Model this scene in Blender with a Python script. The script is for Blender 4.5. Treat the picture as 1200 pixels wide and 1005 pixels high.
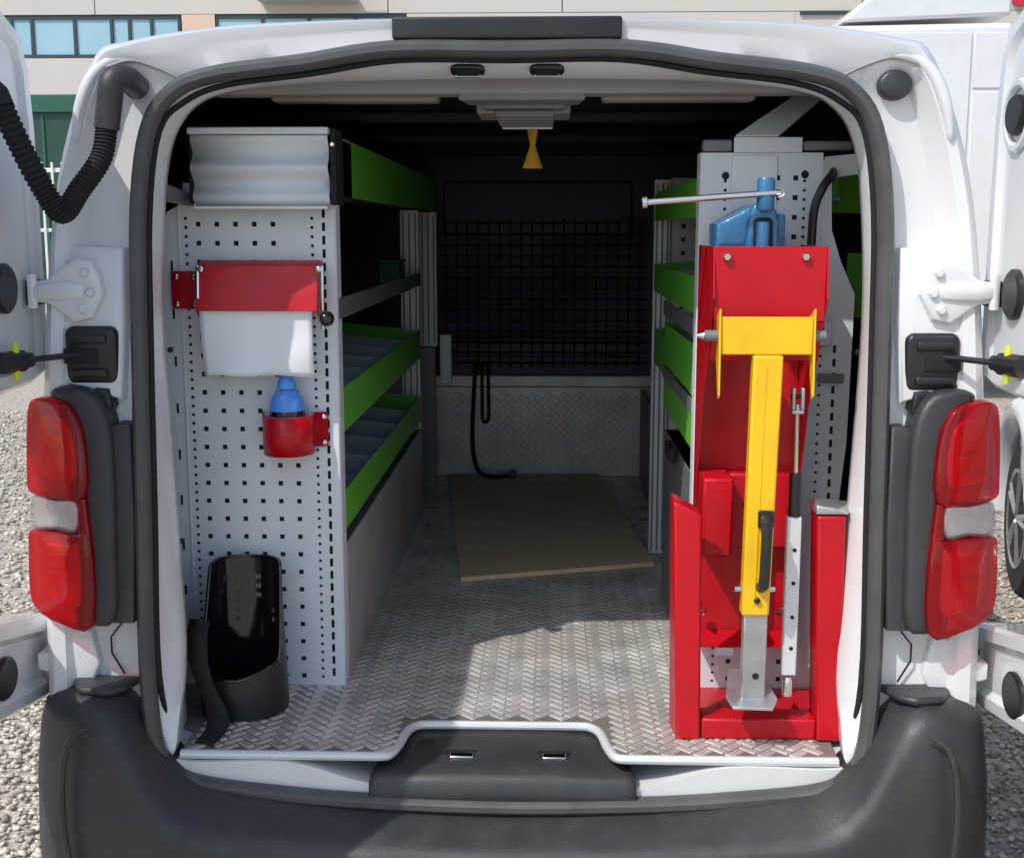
import bpy, bmesh, math, random
import numpy as np
from mathutils import Vector, Matrix
random.seed(7); np.random.seed(7)
R = math.radians
for o in list(bpy.data.objects): bpy.data.objects.remove(o)
sc = bpy.context.scene
COL = sc.collection

# ------------------------------------------------------------------ camera, sky, sun, exposure
cam = bpy.data.cameras.new('camera'); cam.sensor_fit = 'HORIZONTAL'; cam.sensor_width = 36.0
cam.lens = 43.35; cam.clip_start = 0.05; cam.clip_end = 600
co = bpy.data.objects.new('camera', cam); COL.objects.link(co)
co.location = (0.074, -2.2, 1.52); co.rotation_euler = (R(90 - 9.14), 0, R(1.76))
sc.camera = co

SUN_DIR = Vector((0.58, 0.59, -1.0)).normalized()
w = bpy.data.worlds.new("World"); sc.world = w; w.use_nodes = True
nt = w.node_tree; nt.nodes.clear()
sky = nt.nodes.new('ShaderNodeTexSky'); sky.sky_type = 'NISHITA'; sky.sun_disc = False
sky.sun_elevation = R(50.4); sky.sun_rotation = R(224.5); sky.dust_density = 1.5
bg = nt.nodes.new('ShaderNodeBackground'); bg.inputs['Strength'].default_value = 0.15
wo = nt.nodes.new('ShaderNodeOutputWorld')
nt.links.new(sky.outputs[0], bg.inputs[0]); nt.links.new(bg.outputs[0], wo.inputs[0])
sl = bpy.data.lights.new('sun', 'SUN'); sl.energy = 2.55; sl.angle = R(0.53); sl.color = (1.0, 0.955, 0.89)
so = bpy.data.objects.new('sun', sl); COL.objects.link(so); so.location = (-6, -6, 10)
so.rotation_euler = SUN_DIR.to_track_quat('-Z', 'Y').to_euler()
sc.view_settings.view_transform = 'Standard'; sc.view_settings.look = 'None'
sc.view_settings.gamma = 1.0; sc.view_settings.exposure = 0.32; sc.view_settings.use_curve_mapping = False
sc.render.engine = 'CYCLES'; sc.cycles.diffuse_bounces = 8; sc.cycles.max_bounces = 14
sc.render.resolution_x = 1024; sc.render.resolution_y = 857

# ------------------------------------------------------------------ materials
def mat(name, col, rough=0.5, metal=0.0, coat=0.0, var=0.0, vscale=8.0, bump=0.0, bscale=60.0, rvar=0.0, dirt=None, dscale=3.0, damt=0.4, spec=0.5):
    m = bpy.data.materials.new(name); m.use_nodes = True
    n = m.node_tree.nodes; l = m.node_tree.links; p = n['Principled BSDF']
    p.inputs['Base Color'].default_value = (*col, 1); p.inputs['Roughness'].default_value = rough
    p.inputs['Metallic'].default_value = metal; p.inputs['Coat Weight'].default_value = coat
    p.inputs['Coat Roughness'].default_value = 0.08; p.inputs['Specular IOR Level'].default_value = spec
    tc = n.new('ShaderNodeTexCoord')
    def noise(s, d=5):
        t = n.new('ShaderNodeTexNoise'); t.inputs['Scale'].default_value = s; t.inputs['Detail'].default_value = d
        l.new(tc.outputs['Object'], t.inputs['Vector']); return t
    out = None
    if var:
        t = noise(vscale); r = n.new('ShaderNodeMapRange'); r.inputs[1].default_value = 0.3; r.inputs[2].default_value = 0.7
        r.inputs[3].default_value = 1 - var; r.inputs[4].default_value = 1 + var
        l.new(t.outputs['Fac'], r.inputs[0])
        mx = n.new('ShaderNodeMix'); mx.data_type = 'RGBA'; mx.blend_type = 'MULTIPLY'; mx.inputs[0].default_value = 1
        mx.inputs[6].default_value = (*col, 1); l.new(r.outputs[0], mx.inputs[7]); out = mx.outputs[2]
    if dirt:
        t = noise(dscale, 8); r = n.new('ShaderNodeMapRange'); r.inputs[1].default_value = 0.5; r.inputs[2].default_value = 0.75
        r.inputs[3].default_value = 0; r.inputs[4].default_value = damt; l.new(t.outputs['Fac'], r.inputs[0])
        mx = n.new('ShaderNodeMix'); mx.data_type = 'RGBA'
        l.new(r.outputs[0], mx.inputs[0])
        if out: l.new(out, mx.inputs[6])
        else: mx.inputs[6].default_value = (*col, 1)
        mx.inputs[7].default_value = (*dirt, 1); out = mx.outputs[2]
    if out: l.new(out, p.inputs['Base Color'])
    if rvar:
        t = noise(vscale * 1.7 + 3, 6); r = n.new('ShaderNodeMapRange')
        r.inputs[1].default_value = 0.3; r.inputs[2].default_value = 0.7
        r.inputs[3].default_value = max(0.02, rough - rvar); r.inputs[4].default_value = min(1, rough + rvar)
        l.new(t.outputs['Fac'], r.inputs[0]); l.new(r.outputs[0], p.inputs['Roughness'])
    if bump:
        t = noise(bscale, 4); b = n.new('ShaderNodeBump'); b.inputs['Strength'].default_value = bump; b.inputs['Distance'].default_value = 0.004
        l.new(t.outputs['Fac'], b.inputs['Height']); l.new(b.outputs[0], p.inputs['Normal'])
    return m

def add_dust(m, spots, col):
    # dried, dusty patches on the floor plate
    n = m.node_tree.nodes; l = m.node_tree.links; p = n['Principled BSDF']
    g = n.new('ShaderNodeNewGeometry'); base = p.inputs['Base Color'].links[0].from_socket
    t = n.new('ShaderNodeTexNoise'); t.inputs['Scale'].default_value = 14; t.inputs['Detail'].default_value = 6
    l.new(g.outputs['Position'], t.inputs['Vector'])
    for (x, y, z, r) in spots:
        d = n.new('ShaderNodeVectorMath'); d.operation = 'DISTANCE'; d.inputs[1].default_value = (x, y, z); l.new(g.outputs['Position'], d.inputs[0])
        a = n.new('ShaderNodeMath'); a.operation = 'MULTIPLY_ADD'; a.inputs[1].default_value = .10; l.new(t.outputs['Fac'], a.inputs[0]); l.new(d.outputs['Value'], a.inputs[2])
        q = n.new('ShaderNodeMapRange'); q.interpolation_type = 'SMOOTHSTEP'; q.inputs[1].default_value = r*.35 + .05; q.inputs[2].default_value = r + .05
        q.inputs[3].default_value = .80; q.inputs[4].default_value = 0; l.new(a.outputs[0], q.inputs[0])
        mx = n.new('ShaderNodeMix'); mx.data_type = 'RGBA'; l.new(q.outputs[0], mx.inputs[0]); l.new(base, mx.inputs[6]); mx.inputs[7].default_value = (*col, 1)
        base = mx.outputs[2]
    l.new(base, p.inputs['Base Color'])

def lens_mat(name, tint, surf, fac):
    m = bpy.data.materials.new(name); m.use_nodes = True
    n = m.node_tree.nodes; l = m.node_tree.links; p = n['Principled BSDF']
    p.inputs['Base Color'].default_value = (*surf, 1); p.inputs['Roughness'].default_value = 0.08
    p.inputs['Coat Weight'].default_value = 1.0; p.inputs['Coat Roughness'].default_value = 0.03
    t = n.new('ShaderNodeBsdfTransparent'); t.inputs[0].default_value = (*tint, 1)
    mx = n.new('ShaderNodeMixShader'); mx.inputs[0].default_value = fac
    l.new(t.outputs[0], mx.inputs[1]); l.new(p.outputs[0], mx.inputs[2])
    l.new(mx.outputs[0], n['Material Output'].inputs['Surface'])
    return m

M = {}
M['white'] = mat('white_paint', (0.72, 0.74, 0.75), 0.22, coat=0.8, var=0.03, vscale=5, dirt=(0.55, 0.52, 0.47), dscale=6, damt=0.16)
M['panel'] = mat('powder_coated_panel', (0.70, 0.75, 0.775), 0.5, var=0.03, vscale=7, bump=0.05, bscale=500)
M['seal'] = mat('seal_rubber', (0.075, 0.077, 0.08), 0.40, var=0.15, vscale=14, bump=0.06, bscale=60, rvar=0.1)
M['bumper'] = mat('bumper_plastic', (0.035, 0.037, 0.041), 0.44, var=0.07, vscale=6, bump=0.22, bscale=420, rvar=0.14, dirt=(0.11, 0.10, 0.09), dscale=26, damt=0.15)
M['black'] = mat('black_plastic', (0.014, 0.015, 0.017), 0.38, var=0.15, vscale=12, bump=0.05, bscale=400)
M['gloss'] = mat('glossy_black_plastic', (0.008, 0.008, 0.010), 0.10, coat=0.5)
M['matt_black'] = mat('matt_black', (0.009, 0.010, 0.012), 0.8, var=0.1)
M['red'] = mat('red_powder_coat', (0.52, 0.003, 0.012), 0.36, coat=0.15, var=0.07, vscale=9, bump=0.05, bscale=300, rvar=0.08, dirt=(0.25, 0.02, 0.02), dscale=22, damt=0.35, spec=0.35)
M['yellow'] = mat('yellow_powder_coat', (0.88, 0.53, 0.006), 0.36, coat=0.3, var=0.05, vscale=11, bump=0.03, bscale=300, dirt=(0.45, 0.25, 0.02), dscale=14, damt=0.25)
M['green'] = mat('green_shelf_front', (0.15, 0.54, 0.05), 0.42, var=0.05, vscale=9, bump=0.03, bscale=300)
M['alu'] = mat('brushed_aluminium', (0.58, 0.59, 0.60), 0.42, metal=0.3, var=0.10, vscale=6, bump=0.06, bscale=120, rvar=0.1, dirt=(0.34, 0.30, 0.26), dscale=4, damt=0.5)
M['kick'] = mat('kick_plate_aluminium', (0.55, 0.55, 0.55), 0.40, metal=0.3, var=0.15, vscale=9)
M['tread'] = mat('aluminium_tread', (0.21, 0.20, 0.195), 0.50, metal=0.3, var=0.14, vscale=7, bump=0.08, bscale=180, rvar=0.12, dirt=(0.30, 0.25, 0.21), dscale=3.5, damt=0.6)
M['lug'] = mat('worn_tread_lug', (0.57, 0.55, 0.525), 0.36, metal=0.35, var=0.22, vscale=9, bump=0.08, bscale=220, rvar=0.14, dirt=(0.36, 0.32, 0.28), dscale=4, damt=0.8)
for _m in ('tread', 'lug'): add_dust(M[_m], [(.065, .50, .58, .14), (-.15, .47, .58, .11), (.26, .12, .58, .10)], (.52, .475, .43))
M['steel'] = mat('galvanised_steel', (0.50, 0.51, 0.52), 0.38, metal=0.8, var=0.12, vscale=20, rvar=0.1)
M['chrome'] = mat('bright_steel', (0.75, 0.75, 0.75), 0.18, metal=1.0)
M['profile'] = mat('anodised_profile', (0.68, 0.71, 0.72), 0.40, metal=0.2, var=0.05)
M['greyshelf'] = mat('grey_shelf_steel', (0.19, 0.195, 0.205), 0.5, metal=0.2, var=0.08)
M['traymat'] = mat('tray_liner', (0.36, 0.42, 0.45), 0.6, var=0.08)
M['blue'] = mat('blue_hammered_paint', (0.030, 0.16, 0.33), 0.34, coat=0.4, var=0.1, vscale=25, bump=0.25, bscale=150)
M['bluebot'] = mat('blue_bottle_plastic', (0.09, 0.30, 0.80), 0.30, var=0.04)
M['paper'] = mat('paper_towel', (0.84, 0.87, 0.90), 0.9, bump=0.04, bscale=60)
M['lining'] = mat('shade_black_lining', (0.018, 0.018, 0.022), 0.75, var=0.2, vscale=5)  # shade of the load bay is put into this near-black colour
M['bulk'] = mat('navy_bulkhead', (0.018, 0.027, 0.060), 0.5, var=0.2, vscale=4)
M['pane'] = mat('dark_pane', (0.085, 0.11, 0.15), 0.6, var=0.5, vscale=3, spec=0.15)
M['headrail'] = mat('primer_grey_steel', (0.27, 0.265, 0.255), 0.5, var=0.08)
M['lamp'] = mat('lamp_plastic', (0.20, 0.195, 0.185), 0.5, var=0.06)
M['tag'] = mat('ochre_ribbon', (0.62, 0.33, 0.03), 0.7, var=0.05)
M['lime'] = mat('lime_clip', (0.62, 0.72, 0.03), 0.4)
M['glass'] = mat('window_glass', (0.30, 0.50, 0.60), 0.06, var=0.08, vscale=0.5)
M['winframe'] = mat('window_frame', (0.03, 0.055, 0.065), 0.4)
M['facade'] = mat('beige_facade', (0.57, 0.535, 0.49), 0.85, var=0.04, vscale=0.6, bump=0.2, bscale=9)
M['facade2'] = mat('peach_facade', (0.66, 0.50, 0.39), 0.85, var=0.04, vscale=0.6)
M['gate'] = mat('green_gate', (0.012, 0.10, 0.075), 0.45, var=0.08)
M['gate2'] = mat('dark_green_gate', (0.012, 0.055, 0.045), 0.45, var=0.08)
M['signred'] = mat('sign_red', (0.55, 0.02, 0.05), 0.5)
M['signwhite'] = mat('sign_white', (0.72, 0.76, 0.80), 0.5)
M['canopy'] = mat('canopy_grey', (0.40, 0.41, 0.44), 0.7)
M['tyre'] = mat('tyre_rubber', (0.02, 0.02, 0.02), 0.75, bump=0.2, bscale=90)
M['alloy'] = mat('alloy_rim', (0.55, 0.55, 0.56), 0.3, metal=0.8)
M['lens_red'] = lens_mat('red_lens', (0.92, 0.014, 0.022), (0.46, 0.002, 0.008), 0.40)
M['lens_clear'] = lens_mat('clear_lens', (0.74, 0.70, 0.70), (0.5, 0.5, 0.5), 0.25)
M['reflector'] = mat('lamp_reflector', (0.80, 0.78, 0.76), 0.22, metal=0.6)
_n = M['reflector'].node_tree.nodes; _l = M['reflector'].node_tree.links
_w = _n.new('ShaderNodeTexWave'); _w.inputs['Scale'].default_value = 60; _w.bands_direction = 'X'
_t = _n.new('ShaderNodeTexCoord'); _b = _n.new('ShaderNodeBump'); _b.inputs['Strength'].default_value = 0.3; _b.inputs['Distance'].default_value = 0.004
_l.new(_t.outputs['Object'], _w.inputs['Vector']); _l.new(_w.outputs['Fac'], _b.inputs['Height']); _l.new(_b.outputs[0], _n['Principled BSDF'].inputs['Normal'])

def wood():
    m = bpy.data.materials.new('plywood'); m.use_nodes = True
    n = m.node_tree.nodes; l = m.node_tree.links; p = n['Principled BSDF']; p.inputs['Roughness'].default_value = 0.75
    tc = n.new('ShaderNodeTexCoord'); mp = n.new('ShaderNodeMapping'); mp.inputs['Scale'].default_value = (1.2, 14, 14)
    l.new(tc.outputs['Object'], mp.inputs[0])
    t = n.new('ShaderNodeTexNoise'); t.inputs['Scale'].default_value = 2.2; t.inputs['Detail'].default_value = 8; t.inputs['Distortion'].default_value = 1.2
    l.new(mp.outputs[0], t.inputs['Vector'])
    c = n.new('ShaderNodeValToRGB'); c.color_ramp.elements[0].position = 0.3; c.color_ramp.elements[1].position = 0.75
    c.color_ramp.elements[0].color = (0.70, 0.49, 0.29, 1); c.color_ramp.elements[1].color = (0.82, 0.62, 0.40, 1)
    l.new(t.outputs['Fac'], c.inputs[0]); l.new(c.outputs[0], p.inputs['Base Color'])
    return m
M['wood'] = wood()

def gravel_ground():
    m = bpy.data.materials.new('gravel_ground'); m.use_nodes = True
    n = m.node_tree.nodes; l = m.node_tree.links; p = n['Principled BSDF']; p.inputs['Roughness'].default_value = 0.95
    tc = n.new('ShaderNodeTexCoord')
    v = n.new('ShaderNodeTexVoronoi'); v.inputs['Scale'].default_value = 55; l.new(tc.outputs['Object'], v.inputs['Vector'])
    c = n.new('ShaderNodeValToRGB'); e = c.color_ramp.elements
    e[0].color = (0.26, 0.22, 0.175, 1); e[1].color = (0.60, 0.54, 0.45, 1)
    l.new(v.outputs['Color'], c.inputs[0])
    t = n.new('ShaderNodeTexNoise'); t.inputs['Scale'].default_value = 0.5; t.inputs['Detail'].default_value = 6; l.new(tc.outputs['Object'], t.inputs['Vector'])
    mx = n.new('ShaderNodeMix'); mx.data_type = 'RGBA'; mx.blend_type = 'MULTIPLY'; mx.inputs[0].default_value = 0.5
    l.new(c.outputs[0], mx.inputs[6]); l.new(t.outputs['Color'], mx.inputs[7])
    l.new(c.outputs[0], p.inputs['Base Color'])
    b = n.new('ShaderNodeBump'); b.inputs['Strength'].default_value = 0.7; b.inputs['Distance'].default_value = 0.01
    l.new(v.outputs['Distance'], b.inputs['Height']); l.new(b.outputs[0], p.inputs['Normal'])
    return m
M['ground'] = gravel_ground()

def stone_mat():
    m = bpy.data.materials.new('gravel_stone'); m.use_nodes = True
    n = m.node_tree.nodes; l = m.node_tree.links; p = n['Principled BSDF']; p.inputs['Roughness'].default_value = 0.9
    g = n.new('ShaderNodeNewGeometry'); c = n.new('ShaderNodeValToRGB'); e = c.color_ramp.elements
    e[0].color = (0.26, 0.23, 0.19, 1); e[1].color = (0.74, 0.68, 0.59, 1)
    l.new(g.outputs['Random Per Island'], c.inputs[0]); l.new(c.outputs[0], p.inputs['Base Color'])
    return m
M['stone'] = stone_mat()

# ------------------------------------------------------------------ helpers
W = {}
def tag(o, label=None, cat=None, group=None, kind=None):
    if label: o['label'] = label
    if cat: o['category'] = cat
    if group: o['group'] = group
    if kind: o['kind'] = kind
    return o
def thing(name, label, cat, loc=(0, 0, 0), rz=0.0, group=None):
    o = bpy.data.objects.new(name, None); COL.objects.link(o); o.empty_display_size = 0.1
    o.location = loc; o.rotation_euler = (0, 0, rz)
    W[o] = Matrix.Translation(loc) @ Matrix.Rotation(rz, 4, 'Z')
    return tag(o, label, cat, group)

class MB:
    def __init__(s): s.v = []; s.f = []
    def add(s, vs, fs):
        b = len(s.v); s.v += [tuple(x) for x in vs]; s.f += [tuple(i + b for i in f) for f in fs]; return s
    def box(s, x0, x1, y0, y1, z0, z1):
        return s.add([(x0,y0,z0),(x1,y0,z0),(x1,y1,z0),(x0,y1,z0),(x0,y0,z1),(x1,y0,z1),(x1,y1,z1),(x0,y1,z1)],
            [(0,3,2,1),(4,5,6,7),(0,1,5,4),(1,2,6,5),(2,3,7,6),(3,0,4,7)])
    def hexa(s, lo, hi):
        return s.add(list(lo) + list(hi), [(0,3,2,1),(4,5,6,7),(0,1,5,4),(1,2,6,5),(2,3,7,6),(3,0,4,7)])
    def prism(s, poly, axis, a, b):
        def P(p, t):
            if axis == 'y': return (p[0], t, p[1])
            if axis == 'x': return (t, p[0], p[1])
            return (p[0], p[1], t)
        n = len(poly); vs = [P(p, a) for p in poly] + [P(p, b) for p in poly]
        return s.add(vs, [tuple(range(n))[::-1], tuple(range(n, 2*n))] + [(i, (i+1) % n, n + (i+1) % n, n + i) for i in range(n)])
    def rings(s, rs, closed=True, cap0=False, cap1=False, loop=False):
        n = len(rs[0]); vs = [p for r in rs for p in r]; fs = []
        m = len(rs)
        for i in range(m if loop else m - 1):
            j2 = (i + 1) % m
            for j in range(n if closed else n - 1):
                k = (j + 1) % n
                fs.append((i*n + j, i*n + k, j2*n + k, j2*n + j))
        if cap0: fs.append(tuple(range(n))[::-1])
        if cap1: fs.append(tuple((m-1)*n + j for j in range(n)))
        return s.add(vs, fs)
    def tube(s, path, r, n=10, caps=True, rad=None, flat=1.0):
        path = [Vector(p) for p in path]; rs = []
        up = None
        for i, p in enumerate(path):
            t = (path[min(i+1, len(path)-1)] - path[max(i-1, 0)]).normalized()
            if up is None:
                up = Vector((0, 0, 1)) if abs(t.z) < 0.9 else Vector((0, 1, 0))
            a = t.cross(up).normalized(); bb = a.cross(t).normalized(); up = bb
            rr = rad[i] if rad else r
            rs.append([tuple(p + a*rr*math.cos(q) + bb*rr*flat*math.sin(q)) for q in [2*math.pi*k/n for k in range(n)]])
        return s.rings(rs, cap0=caps, cap1=caps)
    def lathe(s, prof, c, n=24, sx=1.0, sy=1.0, axis='z'):
        rs = []
        for r, z in prof:
            ring = []
            for k in range(n):
                q = 2*math.pi*k/n; a, b = r*sx*math.cos(q), r*sy*math.sin(q)
                if axis == 'z': ring.append((c[0]+a, c[1]+b, c[2]+z))
                elif axis == 'y': ring.append((c[0]+a, c[1]+z, c[2]+b))
                else: ring.append((c[0]+z, c[1]+a, c[2]+b))
            rs.append(ring)
        return s.rings(rs, cap0=True, cap1=True)
    def puff(s, poly, yb, yf, rim=0.006, dome=0.003, steps=3, inset=None):
        # pillow slab facing -y: outline (x,z), back at yb, front at yf (number or function of x,z)
        F = yf if callable(yf) else (lambda x, z: yf)
        cx = sum(p[0] for p in poly)/len(poly); cz = sum(p[1] for p in poly)/len(poly)
        pts = [Vector((p[0], p[1])) for p in poly]; n = len(pts)
        nor = []
        area = sum(pts[i].x*pts[(i+1) % n].y - pts[(i+1) % n].x*pts[i].y for i in range(n))
        sg = 1 if area > 0 else -1
        for i in range(n):
            t = (pts[(i+1) % n] - pts[i-1]).normalized(); nor.append(Vector((-t.y, t.x))*sg)
        rs = [[(p.x, yb, p.y) for p in pts]]
        for k in range(steps + 1):
            a = k/steps*math.pi/2; d = rim*(1 - math.cos(a)); h = rim*(1 - math.sin(a))
            rs.append([(p.x + q.x*d, F(p.x, p.y) + h, p.y + q.y*d) for p, q in zip(pts, nor)])
        for sc_ in (0.6, 0.25):
            rs.append([(cx + (p[0]-cx)*sc_, F(cx + (p[0]-cx)*sc_, cz + (p[2]-cz)*sc_) - dome*(1-sc_**2), cz + (p[2]-cz)*sc_) for p in rs[4]])
        return s.rings(rs, cap0=True, cap1=True)
    def mirror(s):
        s.v = [(-x, y, z) for x, y, z in s.v]; s.f = [f[::-1] for f in s.f]; return s

def mesh_of(name, mb, m, smooth=35):
    me = bpy.data.meshes.new(name); me.from_pydata(mb.v, [], mb.f)
    bm = bmesh.new(); bm.from_mesh(me); bmesh.ops.recalc_face_normals(bm, faces=bm.faces); bm.to_mesh(me); bm.free()
    me.materials.append(m)
    if smooth:
        me.polygons.foreach_set('use_smooth', [True]*len(me.polygons))
        me.set_sharp_from_angle(angle=R(smooth))
    me.update(); return me
def obj(name, mb, m, parent=None, bevel=0.0, smooth=35, mw=None, kind=None, label=None, seg=2):
    me = mb if isinstance(mb, bpy.types.Mesh) else mesh_of(name, mb, m, smooth)
    o = bpy.data.objects.new(name, me); COL.objects.link(o)
    if parent:
        o.parent = parent; o.matrix_parent_inverse = W[parent].inverted()
    mw = mw or Matrix.Identity(4)
    o.matrix_basis = mw; W[o] = mw
    if bevel:
        b = o.modifiers.new('bevel', 'BEVEL'); b.width = bevel; b.segments = seg; b.limit_method = 'ANGLE'; b.angle_limit = R(40)
        b.harden_normals = False
    if kind: o['kind'] = kind
    if label: o['label'] = label
    return o
def local(name, mb, m, parent, bevel=0.0, smooth=35, loc=(0, 0, 0), rot=None, **k):
    return obj(name, mb, m, parent, bevel, smooth, W[parent] @ Matrix.Translation(loc) @ (rot or Matrix.Identity(4)), **k)
def rrect(x0, x1, z0, z1, r, n=5):
    out = []
    for cx, cz, a0 in ((x1-r, z1-r, 0), (x0+r, z1-r, 90), (x0+r, z0+r, 180), (x1-r, z0+r, 270)):
        for k in range(n + 1):
            a = R(a0 + 90*k/n); out.append((cx + r*math.cos(a), cz + r*math.sin(a)))
    return out
def ell(cx, cz, rx, rz, n=20):
    return [(cx + rx*math.cos(2*math.pi*k/n), cz + rz*math.sin(2*math.pi*k/n)) for k in range(n)]
def spline(pts, sub=6, closed=False):
    pts = [Vector(p) for p in pts]; n = len(pts); out = []
    for i in range(n if closed else n - 1):
        if closed: p0, p1, p2, p3 = pts[i-1], pts[i], pts[(i+1) % n], pts[(i+2) % n]
        else: p0, p1, p2, p3 = pts[max(i-1, 0)], pts[i], pts[i+1], pts[min(i+2, n-1)]
        for k in range(sub):
            t = k/sub
            out.append(0.5*((2*p1) + (p2-p0)*t + (2*p0-5*p1+4*p2-p3)*t*t + (3*p1-p0-3*p2+p3)*t**3))
    if not closed: out.append(pts[-1])
    return [tuple(p) for p in out]
def lerp(a, b, t): return a + (b - a)*t
def smooth01(t): t = max(0, min(1, t)); return t*t*(3 - 2*t)

# ------------------------------------------------------------------ ground and gravel
g = MB(); g.add([(-250, -60, 0), (250, -60, 0), (250, 400, 0), (-250, 400, 0)], [(0, 1, 2, 3)])
tag(obj('ground', g, M['ground'], smooth=0), kind='structure')

def scatter_stones(regions):
    ico = bmesh.new(); bmesh.ops.create_icosphere(ico, subdivisions=1, radius=1.0)
    bv = np.array([v.co[:] for v in ico.verts]); bf = np.array([[v.index for v in f.verts] for f in ico.faces]); ico.free()
    nv = len(bv); V = []; F = []; base = 0
    for (x0, x1, y0, y1, n, smin, smax) in regions:
        P = np.random.rand(n, 2)*[x1-x0, y1-y0] + [x0, y0]
        S = smin + (smax - smin)*np.random.rand(n)**2
        A = np.random.rand(n)*6.283
        D = 1 + 0.28*(np.random.rand(n, nv) - 0.5)*2
        loc = bv[None]*D[..., None]*np.array([1.0, 0.72, 0.55])*S[:, None, None]
        c, s_ = np.cos(A)[:, None], np.sin(A)[:, None]
        x = loc[..., 0]*c - loc[..., 1]*s_ + P[:, 0:1]; y = loc[..., 0]*s_ + loc[..., 1]*c + P[:, 1:2]
        z = loc[..., 2] + (0.25*S + 0.006*np.random.rand(n))[:, None]
        V.append(np.stack([x, y, z], -1).reshape(-1, 3))
        F.append((bf[None] + (np.arange(n)*nv)[:, None, None]).reshape(-1, 3) + base); base += n*nv
    V = np.concatenate(V); F = np.concatenate(F)
    me = bpy.data.meshes.new('gravel'); me.vertices.add(len(V)); me.vertices.foreach_set('co', V.ravel())
    me.loops.add(F.size); me.loops.foreach_set('vertex_index', F.ravel().astype(np.int32))
    me.polygons.add(len(F)); me.polygons.foreach_set('loop_start', np.arange(0, F.size, 3, dtype=np.int32))
    me.update(); me.validate(); me.materials.append(M['stone'])
    o = bpy.data.objects.new('gravel', me); COL.objects.link(o)
    return tag(o, 'loose pale gravel covering the yard around the van', 'gravel', kind='stuff')
scatter_stones([(-2.6, -0.85, -0.5, 2.2, 15000, 0.007, 0.016), (-4.6, -1.2, 2.2, 8, 12000, 0.009, 0.02),
                (0.85, 2.6, -0.7, 3.2, 12000, 0.007, 0.015), (1.4, 3.4, 3.2, 8.0, 6000, 0.008, 0.018)])

# ------------------------------------------------------------------ industrial building behind
bd = thing('industrial_building', 'long beige industrial building with blue window bands behind the white van', 'building', (0, 25, 0))
FY = 25.0
xs = [-34, -28, -22, -16, -9.7, -3.4, 0.3, 6.6, 12.9, 19.2, 25.5, 32]
for i in range(len(xs) - 1):
    a, b = xs[i] + 0.012, xs[i+1] - 0.012
    for z0, z1 in ((6.08, 10.0), (4.42, 5.18)):
        obj('wall_panel', MB().box(a, b, FY, FY + 0.12, z0, z1), M['facade'], bd)
    if not (-16.1 < xs[i] < -9): obj('wall_panel', MB().box(a, b, FY, FY + 0.12, 0, 4.40), M['facade'], bd)
obj('wall_panel', MB().box(-16, -12.3, FY, FY + 0.12, 0, 4.40), M['facade'], bd)
obj('wall_panel', MB().box(-8.3, -3.41, FY, FY + 0.12, 0, 4.40), M['facade'], bd)
obj('wall_panel', MB().box(-7.83, -7.12, FY + 0.002, FY + 0.12, 5.19, 6.07), M['facade2'], bd, label='peach coloured wall panel between two window bands')
obj('wall_core', MB().box(-34, 32, FY + 0.13, FY + 14, 0, 10.0), M['facade'], bd)
obj('roof_edge', MB().box(-34.2, 32.2, FY - 0.08, FY + 14.2, 10.0, 10.25), M['canopy'], bd)
for z0, z1 in ((5.195, 6.065),):
    obj('wall_panel', MB().box(-3.0, 5.2, FY, FY + 0.12, z0, z1), M['facade'], bd)
    obj('wall_panel', MB().box(9.0, 32, FY, FY + 0.12, z0, z1), M['facade'], bd)
    obj('wall_panel', MB().box(-34, -20, FY, FY + 0.12, z0, z1), M['facade'], bd)
def win_band(x0, x1, cuts):
    f = MB()
    f.box(x0, x1, FY + 0.03, FY + 0.12, 5.99, 6.06); f.box(x0, x1, FY + 0.03, FY + 0.12, 5.195, 5.26)
    for c in [x0] + cuts + [x1]:
        f.box(c - 0.032, c + 0.032, FY + 0.025, FY + 0.12, 5.261, 5.989)
    fo = obj('window', f, M['winframe'], bd)
    e = [x0] + cuts + [x1]
    for a, b in zip(e[:-1], e[1:]):
        obj('pane', MB().box(a + 0.033, b - 0.033, FY + 0.07, FY + 0.10, 5.262, 5.988), M['glass'], fo)
win_band(-19.9, -7.9, [-18.6, -16.6, -15.2, -13.9, -12.6, -11.55, -11.1, -10.17, -9.37, -8.98, -8.5])
win_band(-7.1, -3.05, [-6.1, -5.1, -4.1])
obj('wall_panel', MB().box(5.21, 8.99, FY, FY + 0.12, 5.195, 6.065), M['facade'], bd)
obj('drip_ledge', MB().box(5.3, 6.9, FY - .06, FY - .002, 6.00, 6.07), M['winframe'], bd)
ga = obj('gate', MB().box(-12.0, -8.6, FY + 0.08, FY + 0.12, 0.02, 4.1), M['gate2'], bd)
obj('gate_frame', MB().box(-12.29, -11.95, FY - 0.02, FY + 0.1, 0, 4.40).box(-8.65, -8.31, FY - 0.02, FY + 0.1, 0, 4.40).box(-11.949, -8.651, FY - 0.02, FY + 0.1, 4.05, 4.40), M['gate'], ga, bevel=0.01)
for k in range(4):
    x = -11.9 + k*0.82
    obj('gate_rib', MB().box(x + 0.05, x + 0.11, FY + 0.05, FY + 0.079, 0.1, 4.0), M['gate'], ga)
cn = thing('canopy', 'grey flat canopy on the beige building under a red and white sign', 'canopy', (-5.0, 24.5, 6.3))
obj('slab', MB().box(-6.1, -4.05, 24.0, 24.99, 6.28, 6.44), M['canopy'], cn, bevel=0.01)
sg = thing('sign_board', 'red and white sign board standing on the grey canopy', 'sign', (-5.0, 24.3, 6.45))
obj('board', MB().box(-6.0, -4.1, 24.2, 24.3, 6.45, 7.3), M['signwhite'], sg)
obj('red_field', MB().box(-5.98, -5.45, 24.19, 24.199, 6.47, 7.28), M['signred'], sg)
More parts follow.
